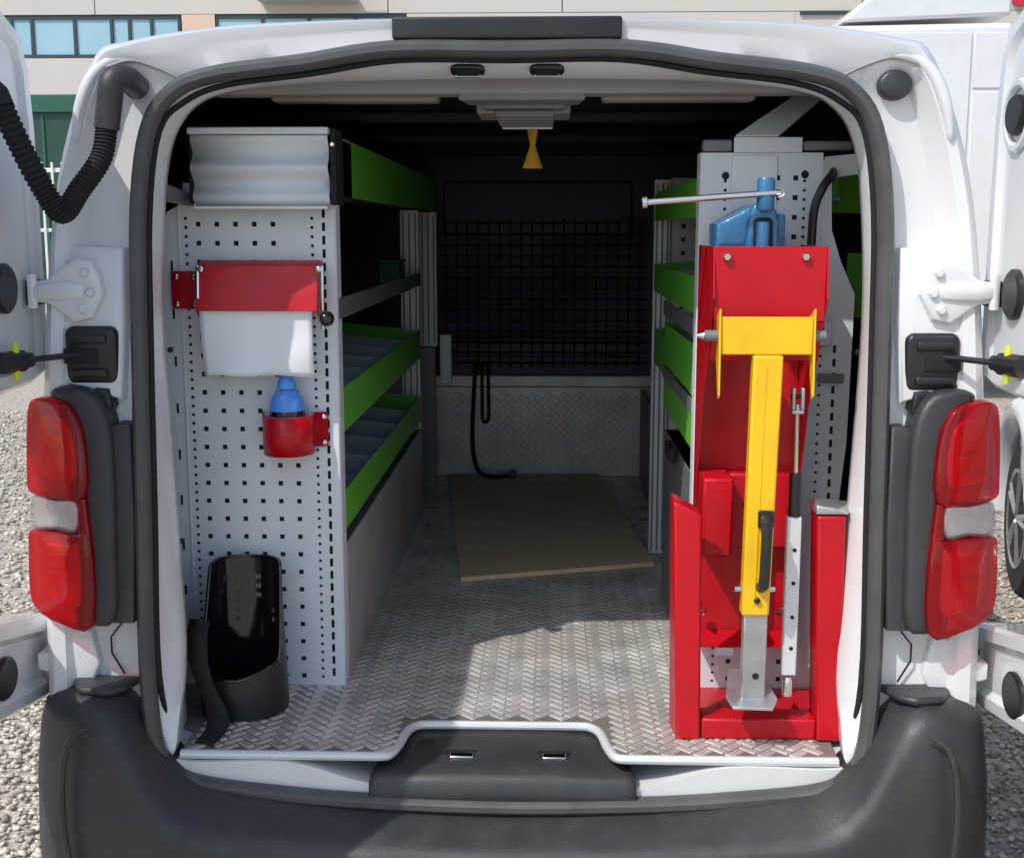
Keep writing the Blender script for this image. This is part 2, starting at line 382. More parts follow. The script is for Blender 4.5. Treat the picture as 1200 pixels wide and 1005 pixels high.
rs_ = thing('round_sign', 'small round red sign high on the beige wall beyond the lorry', 'sign', (9.85, 24.95, 6.25))
obj('disc', MB().lathe([(0.19, 0.03), (0.2, 0.0), (0.19, -0.04)], (9.85, 24.93, 6.33), axis='y'), M['signred'], rs_)
obj('mount', MB().box(9.8, 9.9, 24.961, 24.998, 6.2, 6.45), M['canopy'], rs_)

# white railing to the left
fe = thing('railing', 'white steel bar railing in front of the green gate', 'railing', (-8, 16, 0))
obj('rail', MB().box(-13, -4, 15.97, 16.03, 2.36, 2.42), M['white'], fe); obj('rail', MB().box(-13, -4, 15.97, 16.03, 0.3, 0.36), M['white'], fe)
obj('rail', MB().box(-13, -4, 15.97, 16.03, 1.5, 1.55), M['white'], fe)
bar_me = mesh_of('bar', MB().box(-0.014, 0.014, -0.03, -0.062, 0.1, 2.5), M['white'], 0)
post_me = mesh_of('post', MB().box(-0.04, 0.04, 0.031, 0.11, 0, 2.5), M['white'], 0)
for k in range(60): obj('bar', bar_me, None, fe, mw=Matrix.Translation((-12.9 + k*0.15, 16, 0)))
for k in range(5): obj('post', post_me, None, fe, mw=Matrix.Translation((-12.95 + k*2.2, 16, 0)))

# ------------------------------------------------------------------ white lorry beyond, seen side on
lo = thing('lorry', 'tall white lorry cab with roof deflector parked side on behind the van', 'lorry', (3.0, 9.4, 0))
prof = [(1.75, 0.55), (4.02, 0.55), (4.02, 3.27), (2.1, 3.24), (1.86, 2.9), (1.72, 1.9), (1.70, 0.8)]
obj('cab', MB().prism(prof, 'y', 8.8, 11.1), M['white'], lo, bevel=0.06, seg=3)
obj('roof_deflector', MB().prism([(2.55, 3.28), (4.0, 3.33), (4.0, 4.05), (3.55, 3.9), (3.05, 3.65), (2.7, 3.42)], 'y', 8.86, 11.04), M['white'], lo, bevel=0.03)
dr = obj('door', MB().prism([(1.95, 1.0), (3.65, 1.0), (3.65, 3.18), (2.35, 3.18), (2.0, 2.35)], 'y', 8.785, 8.799), M['white'], lo, bevel=0.012)
obj('side_panel', MB().box(3.675, 4.005, 8.787, 8.799, 2.72, 3.18), M['white'], lo, bevel=0.008)
obj('side_panel', MB().box(3.675, 4.005, 8.787, 8.799, 0.75, 2.69), M['white'], lo, bevel=0.008)
obj('window', MB().prism([(2.12, 2.0), (3.3, 2.0), (3.3, 2.75), (2.35, 2.75)], 'y', 8.778, 8.784), M['glass'], dr)
obj('door_handle', MB().box(3.3, 3.5, 8.765, 8.784, 1.75, 1.8), M['black'], dr)
obj('chassis', MB().box(4.021, 8.5, 9.3, 10.6, 0.7, 0.95), M['black'], lo)
def wheel(parent, c, r, wd, axis='y', sgn=-1):
    ty = MB().lathe([(r*0.64, -wd/2), (r*0.92, -wd/2), (r, -wd*0.36), (r, wd*0.36), (r*0.92, wd/2), (r*0.64, wd/2)], c, 40, axis=axis)
    t = obj('wheel', ty, M['tyre'], parent)
    rm = MB(); q = wd/2 + 0.004
    def ringp(rad, off, n=40): return [((c[0] + rad*math.cos(2*math.pi*k/n)), c[1] + sgn*off, c[2] + rad*math.sin(2*math.pi*k/n)) if axis == 'y' else (c[0] + sgn*off, c[1] + rad*math.cos(2*math.pi*k/n), c[2] + rad*math.sin(2*math.pi*k/n)) for k in range(n)]
    rm.rings([ringp(r*0.66, q-0.01), ringp(r*0.65, q), ringp(r*0.60, q-0.005), ringp(r*0.56, q-0.05), ringp(r*0.2, q-0.06)], cap1=True)
    for k in range(5):
        a = 2*math.pi*k/5 + 0.3
        for d in (-0.10, 0.10):
            ca, sa = math.cos(a + d), math.sin(a + d)
            def pt(rad, off): return (c[0] + rad*ca, c[1] + sgn*off, c[2] + rad*sa) if axis == 'y' else (c[0] + sgn*off, c[1] + rad*ca, c[2] + rad*sa)
            rm.tube([pt(r*0.12, q-0.02), pt(r*0.62, q-0.02)], r*0.06, 6)
    rm.lathe([(r*0.17, sgn*(q-0.04)), (r*0.17, sgn*(q-0.008)), (r*0.1, sgn*q)], c, 16, axis=axis)
    obj('rim', rm, M['alloy'], t)
    return t
for c in ((2.6, 8.95, 0.5), (2.6, 10.9, 0.5), (6.8, 9.05, 0.5), (6.8, 10.8, 0.5)): wheel(lo, c, 0.5, 0.3)

# ------------------------------------------------------------------ white car parked to the right
CA = thing('parked_car', 'white car parked on the gravel right of the open van', 'car', (2.70, 1.45, 0), R(-11))
carW = W[CA]
def car():
    # local: x lateral (-0.86 .. 0.86), y forward; this end (y>0) is the far end
    st = [(-2.1, .62, .45, .80), (-2.0, .78, .30, .95), (-1.5, .86, .25, 1.02), (-0.6, .87, .24, 1.05), (0.4, .87, .24, 1.04), (1.0, .96, .25, 1.02), (1.6, .92, .27, .96), (1.84, .74, .32, .86), (1.95, .52, .42, .74)]
    rs = []
    for y, hw, z0, z1 in st:
        half = [(0.0, z1 + 0.03), (hw*0.6, z1 + 0.02), (hw*0.93, z1 - 0.03), (hw, z1 - 0.14), (hw, z0 + 0.22), (hw*0.97, z0 + 0.05), (hw*0.8, z0), (0.0, z0)]
        rs.append([(x, y, z) for x, z in half] + [(-x, y, z) for x, z in half[-2:0:-1]])
    bodyo = local('body', MB().rings(rs, cap0=True, cap1=True), M['white'], CA, bevel=0.0, smooth=50)
    sub = bodyo.modifiers.new('subd', 'SUBSURF'); sub.levels = 2; sub.render_levels = 2
    cab = []
    for y, hw, z0, z1 in [(-1.7, .66, .95, 1.0), (-1.2, .66, .98, 1.38), (-0.3, .66, 1.0, 1.47), (0.4, .65, 1.0, 1.42), (1.05, .68, .97, 1.0)]:
        cab.append([(-hw-0.1, y, z0), (-hw, y, z1 - 0.05*(z1 > 1.1)), (-hw*0.7, y, z1), (hw*0.7, y, z1), (hw, y, z1 - 0.05*(z1 > 1.1)), (hw+0.1, y, z0)])
    local('cabin_glass', MB().rings(cab, cap0=True, cap1=True), M['glass'], CA, smooth=50)
    rf = MB(); 
    rr = [[(-.62, -1.15, 1.37), (-.45, -1.15, 1.405), (.45, -1.15, 1.405), (.62, -1.15, 1.37)], [(-.64, -.3, 1.44), (-.46, -.3, 1.49), (.46, -.3, 1.49), (.64, -.3, 1.44)], [(-.62, .38, 1.39), (-.45, .38, 1.44), (.45, .38, 1.44), (.62, .38, 1.39)]]
    rf.rings(rr, closed=False); ro = local('roof', rf, M['white'], CA); s = ro.modifiers.new('sol', 'SOLIDIFY'); s.thickness = 0.03; s.offset = 1
    for y in (-1.35, 1.32):
        for sx in (-1, 1):
            # arch liner then wheel
            arch = MB().lathe([(0.385, -0.02), (0.395, 0.0), (0.395, 0.02), (0.36, 0.025), (0.3, 0.0)], (sx*0.868, y, 0.34), 40, axis='x')
            local('wheel_arch', arch, M['black'], CA)
            fa = [(sx*.900, y + .455*math.cos(R(q)), .33 + .455*math.sin(R(q))) for q in range(-8, 189, 7)]
            local('fender', MB().tube(fa, .075, 12, flat=.75), M['white'], CA, smooth=70)
            c = (sx*0.83, y, 0.325)
            mbw = MB().lathe([(0.2, -0.1), (0.30, -0.1), (0.322, -0.07), (0.322, 0.07), (0.30, 0.1), (0.2, 0.1)], (0, 0, 0), 40, axis='x')
            t = local('wheel', mbw, M['tyre'], CA, loc=c)
            rm = MB(); q = 0.1
            def rp(rad, off): return [(sx*off, rad*math.cos(2*math.pi*k/40), rad*math.sin(2*math.pi*k/40)) for k in range(40)]
            rm.rings([rp(.212, q - .004), rp(.21, q + .006), rp(.195, q), rp(.185, q - .06), rp(.05, q - .06)], cap1=True)
            for k in range(5):
                for d in (-0.12, 0.12):
                    a = 2*math.pi*k/5 + 0.5 + d
                    rm.tube([(sx*(q - .012), .03*math.cos(a), .03*math.sin(a)), (sx*(q - .012), .2*math.cos(a), .2*math.sin(a))], .02, 6)
            rm.lathe([(.05, sx*(q - .05)), (.05, sx*(q - .005)), (.03, sx*q)], (0, 0, 0), 16, axis='x')
            o = obj('rim', rm, M['alloy'], t, mw=W[t])
    for sx in (-1, 1):
        local('tail_light', MB().box(sx*.55 - .12, sx*.55 + .12, 1.82, 1.9, .66, .78), M['lens_red'], CA, bevel=0.02)
car()

# ------------------------------------------------------------------ the van
VAN = thing('van', 'white panel van with both rear doors open showing its fitted out load bay', 'van', (0, 0, 0))
FZ = 0.58                                                            # load floor height
def ys(z): return lerp(-0.09, 0.0, max(0, min(1, (z - 0.8)/0.8)))    # lean of the rear face
SEAL = [(0, 1.825), (.2, 1.826), (.357, 1.804), (.51, 1.785), (.585, 1.756), (.631, 1.692), (.653, 1.55), (.653, 1.327), (.649, 1.026), (.647, .72), (.626, .575), (.566, .531), (.396, .509), (.237, .498), (0, .492)]
FLAN = [(0, 1.79), (.2, 1.788), (.37, 1.783), (.515, 1.766), (.581, 1.736), (.62, 1.672), (.638, 1.55), (.642, 1.35), (.622, 1.03), (.606, .75), (.604, .60), (.594, .566), (.396, .566), (.237, .526), (0, .515)]
OUT = [(0, 1.886), (.2, 1.884), (.364, 1.881), (.513, 1.873), (.67, 1.850), (.738, 1.815), (.81, 1.615), (.838, 1.35), (.846, 1.03), (.846, .72), (.845, .56), (.80, .46), (.50, .43), (.25, .43), (0, .43)]
def ring(half, y, sub=5):
    pts = []
    for (x, z) in half: pts.append((x, y(z) if callable(y) else y, z))
    full = pts + [(-x, yy, z) for x, yy, z in pts[-2:0:-1]]
    return spline(full, sub, closed=True)
def mix(a, b, t): return [(lerp(p[0], q[0], t), lerp(p[1], q[1], t)) for p, q in zip(a, b)]
def grow(h, sx, dz): return [(x*(sx if z < 1.8 else lerp(1, sx, .5)), z + dz*(1 if z > 1 else 0)) for x, z in h]
rs = []
NOSE = [(x*0.93, .35 + (z - .43)*.35) for x, z in OUT]
rs.append(ring([(x*.9, z) for x, z in NOSE], 4.75)); rs.append(ring(NOSE, 4.65))
rs.append(ring([(x*1.06, .30 + (z - .43)*.55) for x, z in OUT], 4.0))
rs.append(ring(grow(OUT, 1.10, .05), 3.1))
rs.append(ring(grow(OUT, 1.11, .045), 1.2)); rs.append(ring(grow(OUT, 1.07, .03), .5))
rs.append(ring(grow(OUT, 1.02, .008), .14))
rs.append(ring(OUT, lambda z: ys(z) + .035)); rs.append(ring(mix(OUT, SEAL, .05), lambda z: ys(z) + .012))
rs.append(ring(mix(OUT, SEAL, .13), lambda z: ys(z) - .002)); rs.append(ring(mix(OUT, SEAL, .24), lambda z: ys(z) + .0))
ch = lambda z: lerp(1, .15, smooth01((z - 1.76)/.06))
rs.append(ring(mix(OUT, SEAL, .34), lambda z: ys(z) + .022*ch(z))); rs.append(ring(mix(OUT, SEAL, .42), lambda z: ys(z) + .034*ch(z)))
rs.append(ring(mix(OUT, SEAL, .86), lambda z: ys(z) + .032*ch(z))); rs.append(ring(mix(OUT, SEAL, .92), lambda z: ys(z) + .012))
rs.append(ring(SEAL, lambda z: ys(z) + lerp(-.004, .008, smooth01((z - .54)/.1))))
rs.append(ring(mix(SEAL, FLAN, .25), lambda z: ys(z) + lerp(-.005, .014, smooth01((z - .56)/.1))))
fy = lambda z: ys(z) + lerp(-.006, .08, smooth01((z - .572)/.12))
rs.append(ring(FLAN, fy))
rs.append(ring(grow(FLAN, 1.0, .0), lambda z: fy(z) + .02))
rs.append(ring([(x*1.03, z + (.012 if z > 1 else 0)) for x, z in FLAN], lambda z: ys(z) + .13))
body = obj('body', MB().rings(rs, cap0=True), M['white'], VAN, smooth=40)
# cargo lining (sides, roof), coloured near black to hold the bay's shade
ln = []
for y, sx, dz in ((.03, 1.035, .012), (.16, 1.10, .028), (.5, 1.24, .045), (2.45, 1.26, .045)):
    ln.append(ring([(x*sx, (z + dz) if z > .7 else .52) for x, z in FLAN], (lambda z, y=y: ys(z) + .11 + y) if y < .1 else y))
obj('cargo_lining', MB().rings(ln), M['lining'], VAN, smooth=40)
for yy in (0.78, 1.5, 2.1):
    obj('roof_bow', MB().box(-.62, .62, yy, yy + .07, 1.775, 1.80), M['lining'], VAN, bevel=.008)
# rubber door seal
def seal_ring(off_x, dy, r, nm):
    c = ring([(x + off_x*(1 if x > .3 else x/.3), z + (off_x if z > 1.7 else (-off_x if z < .6 and off_x > 0 else 0))) for x, z in SEAL], lambda z: ys(z) + dy + (-.012 if off_x > 0 else .03)*smooth01((.66 - z)/.08))
    n = len(c); mb = MB(); rr = []
    for i in range(n):
        p, a, b = Vector(c[i]), Vector(c[i-1]), Vector(c[(i+1) % n])
        t = (b - a).normalized(); u = Vector((0, -1, 0)); u = (u - t*u.dot(t)).normalized(); v = t.cross(u)
        rr.append([tuple(p + v*r*math.cos(q) + u*r*1.25*math.sin(q)) for q in [2*math.pi*k/10 for k in range(10)]])
    return mb.rings(rr, loop=True)
sl_o = obj('door_seal', seal_ring(.003, .002, .0155, ''), M['seal'], VAN)
obj('seal_lip', seal_ring(-.014, .012, .0055, ''), M['matt_black'], sl_o)
# header: latch sockets, lip, lamp
hd = Matrix.Rotation(R(66), 4, 'X')
for sx in (-.0735, .0665):
    m4 = Matrix.Translation((sx, .050, 1.8005)) @ hd
    s1 = MB().puff(rrect(-.031, .031, -.017, .017, .015), .02, -.006, .004, 0)
    so1 = obj('latch_socket', s1, M['gloss'], VAN, mw=m4)
    obj('socket_hole', MB().puff(rrect(-.021, .021, -.009, .009, .008), 0, -.0075, .001, 0), M['matt_black'], so1, mw=m4)
    obj('socket_lip', MB().puff(rrect(-.024, .024, -.0145, -.0095, .002), 0, -.0085, .001, 0), M['chrome'], so1, mw=m4)
obj('header_rail', MB().box(-.56, .56, .135, .20, 1.768, 1.80), M['headrail'], VAN, bevel=.006)
for a, b in ((-.46, -.14), (.17, .46)):
    obj('header_trim', MB().box(a, b, .205, .26, 1.762, 1.79), M['headrail'], VAN, bevel=.006)
lp = obj('roof_lamp', MB().hexa([(-.098, .14, 1.757), (.138, .14, 1.757), (.128, .24, 1.757), (-.086, .24, 1.757)], [(-.098, .14, 1.80), (.138, .14, 1.80), (.128, .24, 1.80), (-.086, .24, 1.80)]), M['lamp'], VAN, bevel=.005)
obj('lamp_base', MB().box(-.058, .104, .241, .50, 1.752, 1.80), M['lamp'], lp, bevel=.006)
for k in range(4):
    obj('lamp_rib', MB().box(-.035, .08, .26 + k*.075, .285 + k*.075, 1.738, 1.7515), M['lamp'], lp, bevel=.004)
for sx in (-.075, .075):
    obj('lamp_clip', MB().box(sx + .02 - .018, sx + .02 + .018, .30, .46, 1.748, 1.775), M['headrail'], lp, bevel=.004)
obj('lamp_edge', MB().box(-.03, .078, .52, .53, 1.735, 1.752), M['signwhite'], lp, bevel=.002)
# brake light strip over the opening
obj('brake_light_bar', MB().puff(rrect(-.2, .195, 1.8445, 1.8815, .004, 2), .05, lambda x, z: ys(z) - .008, .004, 0), M['black'], VAN)
# load floor with tread lugs
notch = spline([(-.232, -.082), (-.215, -.074), (-.203, -.03), (-.195, .03), (-.180, .058), (-.15, .066), (0, .066), (.13, .066), (.158, .058), (.174, .03), (.184, -.03), (.197, -.074), (.216, -.082)], 4)
front = [(-.597, -.082)] + [(x, y) for x, y in notch] + [(.597, -.082)]
poly = [(x, y) for x, y in front] + [(.60, .03), (.69, .06), (.69, 2.5), (-.69, 2.5), (-.69, .06), (-.60, .03)]
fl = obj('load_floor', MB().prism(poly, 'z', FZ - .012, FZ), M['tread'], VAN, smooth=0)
obj('floor_edge_trim', MB().tube([(x, y - .003, FZ - .005) for x, y in front], .0085, 10), M['profile'], fl)
def in_notch(x, y):
    if y > .075 or abs(x) > .24: return False
    return y < .085 and -.213 < x < .199
lug = MB(); p = .0205
def add_lug(mb, cx, cy, ang, fx, k_=1.0):
    ca, sa = math.cos(ang), math.sin(ang); L, B = .0184*k_, .0083*k_
    vs = []
    for s_, h in ((1.0, 0.0002), (.72, .0030)):
        for a, b in ((-L, -B), (L, -B), (L, B), (-L, B)):
            k = 1 if h < .001 else s_
            a2, b2 = a*(.90 if h > .001 else 1), b*(.74 if h > .001 else 1)
            vs.append(fx(cx + a2*ca - b2*sa, cy + a2*sa + b2*ca, h))
    mb.add(vs, [(4, 5, 6, 7), (0, 1, 5, 4), (1, 2, 6, 5), (2, 3, 7, 6), (3, 0, 4, 7)])
def herring(a, n0, n1):
    # 2:1 bars laid in herringbone in a frame turned by 45 degrees; yields centre and angle
    c45 = math.sqrt(.5)
    for x in range(n0, n1):
        for y in range(n0, n1):
            q = (x - y) % 4
            if q == 0: u, v, an = (x + 1)*a, (y + .5)*a, R(45)
            elif q == 2: u, v, an = (x + .5)*a, y*a, R(-45)
            else: continue
            yield (u - v)*c45, (u + v)*c45, an
for x, y, an in herring(p, -95, 130):
    if y < -.068 or y > 2.48 or abs(x) > .582: continue
    if y > .3 and not (-.37 < x < .47): continue
    if in_notch(x, y - .006): continue
    add_lug(lug, x, y, an, lambda a, b, h: (a, b, FZ + h))
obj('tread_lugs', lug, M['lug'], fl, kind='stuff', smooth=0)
# sill cover with striker slots
cv = MB(); rows = []
for t, (y0, z0) in enumerate([(.062, .566), (.03, .562), (-.01, .556), (-.060, .551), (-.092, .5445), (-.105, .534), (-.109, .512), (-.109, .488)]):
    hw = [.186, .196, .208, .232, .240, .242, .242, .242][t]
    rows.append([(lerp(-hw - .008, hw - .008, k/24), y0, z0 + .004*math.cos((k/12 - 1)*1.5)) for k in range(25)])
cv.rings(rows, closed=False)
sc_ = obj('sill_cover', cv, M['bumper'], VAN, smooth=60); sc_.modifiers.new('sol', 'SOLIDIFY').thickness = .006
for sx in (-.088, .084):
    mw = Matrix.Translation((sx, -.0335, .5535)) @ Matrix.Rotation(R(-80), 4, 'X')
    st = obj('striker_slot', MB().puff(rrect(-.033, .033, -.020, .020, .008), .008, -.003, .003, 0), M['black'], VAN, mw=mw)
    obj('striker_pit', MB().puff(rrect(-.026, .026, -.014, .014, .004), 0, -.004, .001, 0), M['matt_black'], st, mw=mw)
    obj('striker', MB().box(-.020, .024, -.008, -.0015, -.012, .003), M['chrome'], st, bevel=.002, mw=mw)
obj('sill_hole', MB().puff(ell(0, 0, .017, .006, 12), .004, -.003, .001, 0), M['matt_black'], sc_, mw=Matrix.Translation((-.158, .012, .561)) @ Matrix.Rotation(R(-80), 4, 'X') @ Matrix.Rotation(R(-25), 4, 'Y'))

# bumper
def bump_station(px, py, nx, ny, c):
    pa = [(-.05, .452), (.0, .452), (.035, .446), (.085, .436), (.105, .424), (.112, .405), (.108, .36), (.10, .30), (.09, .22), (.06, .15), (-.05, .14)]
    pc = [(-.05, .705), (.0, .705), (.03, .702), (.062, .690), (.078, .672), (.088, .64), (.100, .54), (.104, .42), (.098, .30), (.07, .18), (-.05, .16)]
    up = .020 + .055*min(1, abs(px)/.56)**2
    pa = [(d, z + up*(1 if z > .44 else .6)*(z > .3)) for d, z in pa]
    return [(px + nx*lerp(a[0], b[0], c), py + ny*lerp(a[0], b[0], c), lerp(a[1], b[1], c)) for a, b in zip(pa, pc)]
half = []
for x in (0, .12, .24, .36, .46, .53): half.append(bump_station(x, -.095, 0, -1, 0))
for x, c in ((.56, .03), (.59, .12), (.62, .30), (.65, .55), (.675, .78), (.70, .93), (.725, 1.0)): half.append(bump_station(x, -.095 + .012*(x-.53)/.2, .05, -1, c))
for k in range(1, 7):
    a = R(90*k/6*.98); half.append(bump_station(.725 + .045*math.sin(a), -.083 + .05*(1 - math.cos(a)), math.sin(a), -math.cos(a), 1.0))
half += [bump_station(.785, .12, 1, -.03, 1.0), bump_station(.80, .5, 1, 0, .95)]
full = [[(-x, y, z) for x, y, z in r] for r in half[:0:-1]] + half
bo = obj('bumper', MB().rings(full, closed=False), M['bumper'], VAN, smooth=50)
bo.modifiers.new('sol', 'SOLIDIFY').thickness = -.004
for sx in (-1, 1):
    pd = [(sx*.668, -.060), (sx*.79, -.052), (sx*.788, -.088), (sx*.765, -.125), (sx*.715, -.135), (sx*.69, -.115)]
    mbp = MB().prism(pd, 'z', .700, .715)
    obj('bumper_pad', mbp, M['bumper'], bo, bevel=.006)
    # moulded crease that runs round the corner
    cr = spline([(sx*.72, -.184, .668), (sx*.757, -.188, .645), (sx*.772, -.196, .59), (sx*.775, -.20, .50), (sx*.765, -.202, .42), (sx*.735, -.206, .375), (sx*.68, -.211, .36), (sx*.5, -.203, .352)], 6)
    obj('bumper_crease', MB().tube(cr, .006, 8, rad=[.006*min(1, .15 + i/8) for i in range(len(cr))]), M['bumper'], bo)

# rear lights
def light(sx):
    def X(p): return [(sx*a, b) for a, b in p] if sx > 0 else [(sx*a, b) for a, b in p][::-1]
    yf = lambda x, z: ys(z) - .046 + (max(0, (abs(x) - .755))/.11)**2*.045
    hs = [(.698, .835), (.745, .824), (.775, .83), (.79, 1.0), (.785, 1.15), (.80, 1.215), (.815, 1.236), (.785, 1.248), (.735, 1.238), (.707, 1.19), (.697, 1.10), (.695, .95)]
    root = obj('rear_light', MB().puff(spl2(X(hs)), .03, lambda x, z: yf(x, z) + .016, .014, 0), M['bumper'], VAN)
    core = [(.735, .84), (.84, .85), (.85, 1.19), (.77, 1.215), (.745, 1.15)]
    up = [(.742, 1.056), (.742, 1.15), (.757, 1.20), (.782, 1.224), (.838, 1.226), (.860, 1.20), (.864, 1.09), (.856, 1.058), (.80, 1.052)]
    dn = [(.730, .832), (.790, .832), (.845, .852), (.861, .885), (.862, .96), (.856, .99), (.80, .994), (.756, .992), (.734, .992)]
    st = [(.7335, .992), (.754, .992), (.755, 1.052), (.7405, 1.0555)]
    rv = [(.757, .996), (.80, .998), (.852, .995), (.850, 1.050), (.80, 1.049), (.757, 1.049)]
    for nm, pl, m in (('upper_lens', up, 'lens_red'), ('lower_lens', dn, 'lens_red'), ('reverse_lens', rv, 'lens_clear')):
        obj(nm, MB().puff(X(spl2(pl)), .028, yf, .007, .002), M[m], root, smooth=60)
    obj('lens_strip', MB().puff(X(st), .028, yf, .004, 0), M['lens_red'], root)
    # faceted reflectors behind the lenses
    for pl in (up, dn, rv):
        cx = sum(q[0] for q in pl)/len(pl); cz = sum(q[1] for q in pl)/len(pl)
        k1 = .93 if pl is rv else .66
        if pl is not rv:
            pb = [(cx + (x - cx)*.96, cz + (z - cz)*.96) for x, z in pl]
            obj('lens_backing', MB().puff(X(spl2(pb)), .032, lambda x, z: yf(x, z) + .018, .004, 0), M['signred'], root, smooth=60)
        pq = [(cx + (x - cx)*k1, cz + (z - cz)*k1) for x, z in pl]
        obj('reflector', MB().puff(X(spl2(pq)), .033, lambda x, z: yf(x, z) + .0125, .004, -.005), M['reflector'], root, smooth=60)
        if pl is not rv:
            for kz in (-.030, .002):
                q = rrect(cx - .024, cx + .026, cz + kz, cz + kz + .026, .004, 2)
                obj('lens_cell', MB().puff(X(q), .03, lambda x, z: yf(x, z) + .009, .002, -.004), M['reflector'], root)
    # plastic filler between the light and the seal
    fp = [(.668, .826), (.712, .826), (.712, 1.15), (.708, 1.176), (.695, 1.182), (.670, 1.18), (.664, 1.0)]
    obj('pillar_filler', MB().puff(X(fp), .02, lambda x, z: ys(z) - .012, .006, 0), M['bumper'], VAN)
    gr = [(.715, 1.19), (.745, 1.20), (.75, 1.236), (.735, 1.243), (.712, 1.241), (.705, 1.21)]
    obj('light_grommet', MB().puff(X(gr), .02, -.044, .006, 0), M['black'], root)
def spl2(p): return [(a, b) for a, b in spline([(x, z, 0) for x, z in p], 3, closed=True) for _ in (0,)] if False else [(q[0], q[1]) for q in spline([(x, z, 0) for x, z in p], 3, closed=True)]
light(1); light(-1)

# rear doors, swung out square to the body
def door(sx):
    ol = [(.045, 1.27), (.045, 1.535), (.042, 1.70), (.030, 1.80), (.0, 1.86), (-.065, 1.886), (-.20, 1.89), (-.55, 1.885), (-.72, 1.87), (-.79, 1.80), (-.80, 1.60), (-.80, .60), (-.77, .51), (-.50, .50), (-.42, .53), (-.34, .64), (-.25, .69), (-.02, .655), (.03, .66), (.035, .80), (-.02, .815), (-.23, .862), (-.30, .91), (-.32, 1.0), (-.31, 1.15), (-.26, 1.225), (-.17, 1.245), (-.03, 1.25)]
    xi = lambda z: sx*(.85 + .015*smooth01((1.0 - z)/.3))
    root = thing_part = None
    n = len(ol); mb = MB()
    c = (-.5, 1.2)
    def inset(d):
        out = []
        for i, (y, z) in enumerate(ol):
            a, b = Vector(ol[i-1]), Vector(ol[(i+1) % n]); t = (b - a).normalized(); nn = Vector((-t.y, t.x))
            out.append((y + nn.x*d, z + nn.y*d))
        return out
    r0 = [(xi(z) + sx*.085, y, z) for y, z in inset(.02)]; r1 = [(xi(z) + sx*.078, y, z) for y, z in ol]
    r2 = [(xi(z) + sx*.006, y, z) for y, z in ol]; r3 = [(xi(z), y, z) for y, z in inset(.007)]
    r4 = [(xi(z), y, z) for y, z in inset(.028)]; r5 = [(xi(z) + sx*.010, y, z) for y, z in inset(.040)]
    mb.rings([r0, r1, r2, r3, r4, r5], cap0=True, cap1=True)
    d = obj('rear_door', mb, M['white'], VAN, smooth=30)
    obj('inner_panel', MB().prism(rrect(-.72, -.20, 1.30, 1.80, .06), 'x', sx*.8555, sx*.87) if sx > 0 else MB().prism(rrect(-.72, -.20, 1.30, 1.80, .06), 'x', -.87, -.8555), M['white'], d, bevel=.004)
    def pill(y, z, ry, rz, nm='grommet', m='black', th=.010):
        base = xi(z) + sx*.012; pts = ell(y, z, ry, rz, 24)
        prs = [[(base, a, b) for a, b in pts], [(base - sx*th, a, b) for a, b in pts], [(base - sx*(th + .004), y + (a - y)*.88, z + (b - z)*.88) for a, b in pts]]
        return obj(nm, MB().rings(prs, cap0=True, cap1=True), M[m], d)
    if sx > 0:
        pill(-.045, 1.711, .036, .034); pill(-.085, 1.413, .040, .043); pill(-.168, .736, .045, .041)
        obj('pressed_ring', MB().rings([[(sx*.858, a, b) for a, b in ell(-.05, 1.71, .062, .062)], [(sx*.8515, a, b) for a, b in ell(-.05, 1.71, .056, .058)], [(sx*.8515, a, b) for a, b in ell(-.05, 1.71, .05, .05)], [(sx*.858, a, b) for a, b in ell(-.05, 1.71, .044, .044)]]), M['white'], d)
    else:
        pill(-.115, 1.422, .042, .043); pill(-.184, .753, .043, .038)
    for zz in (1.41, .745):
        obj('hinge_pocket', MB().box(min(sx*.846, sx*.86), max(sx*.846, sx*.86), -.02, .035, zz - .022, zz + .022), M['matt_black'], d)
    # stay rod and its lime clip
    cz = 1.302
    ck = obj('door_stay', MB().tube([(sx*.742, -.02, 1.302), (sx*.775, -.055, 1.302), (sx*.823, -.11, 1.300)], .0055, 8), M['black'], d)
    obj('stay_head', MB().tube([(sx*.820, -.107, 1.300), (sx*.828, -.118, 1.300), (sx*.829, -.12, 1.300), (sx*.85, -.16, 1.299)], .013, 10, rad=[.013, .013, .019, .019]), M['black'], ck)
    obj('stay_clip', MB().tube([(sx*.834, -.135, 1.268), (sx*.834, -.137, 1.285), (sx*.834, -.138, 1.30), (sx*.834, -.137, 1.315), (sx*.834, -.135, 1.332)], .006, 8, rad=[.005, .007, .006, .007, .005]), M['lime'], ck)
door(1); door(-1)
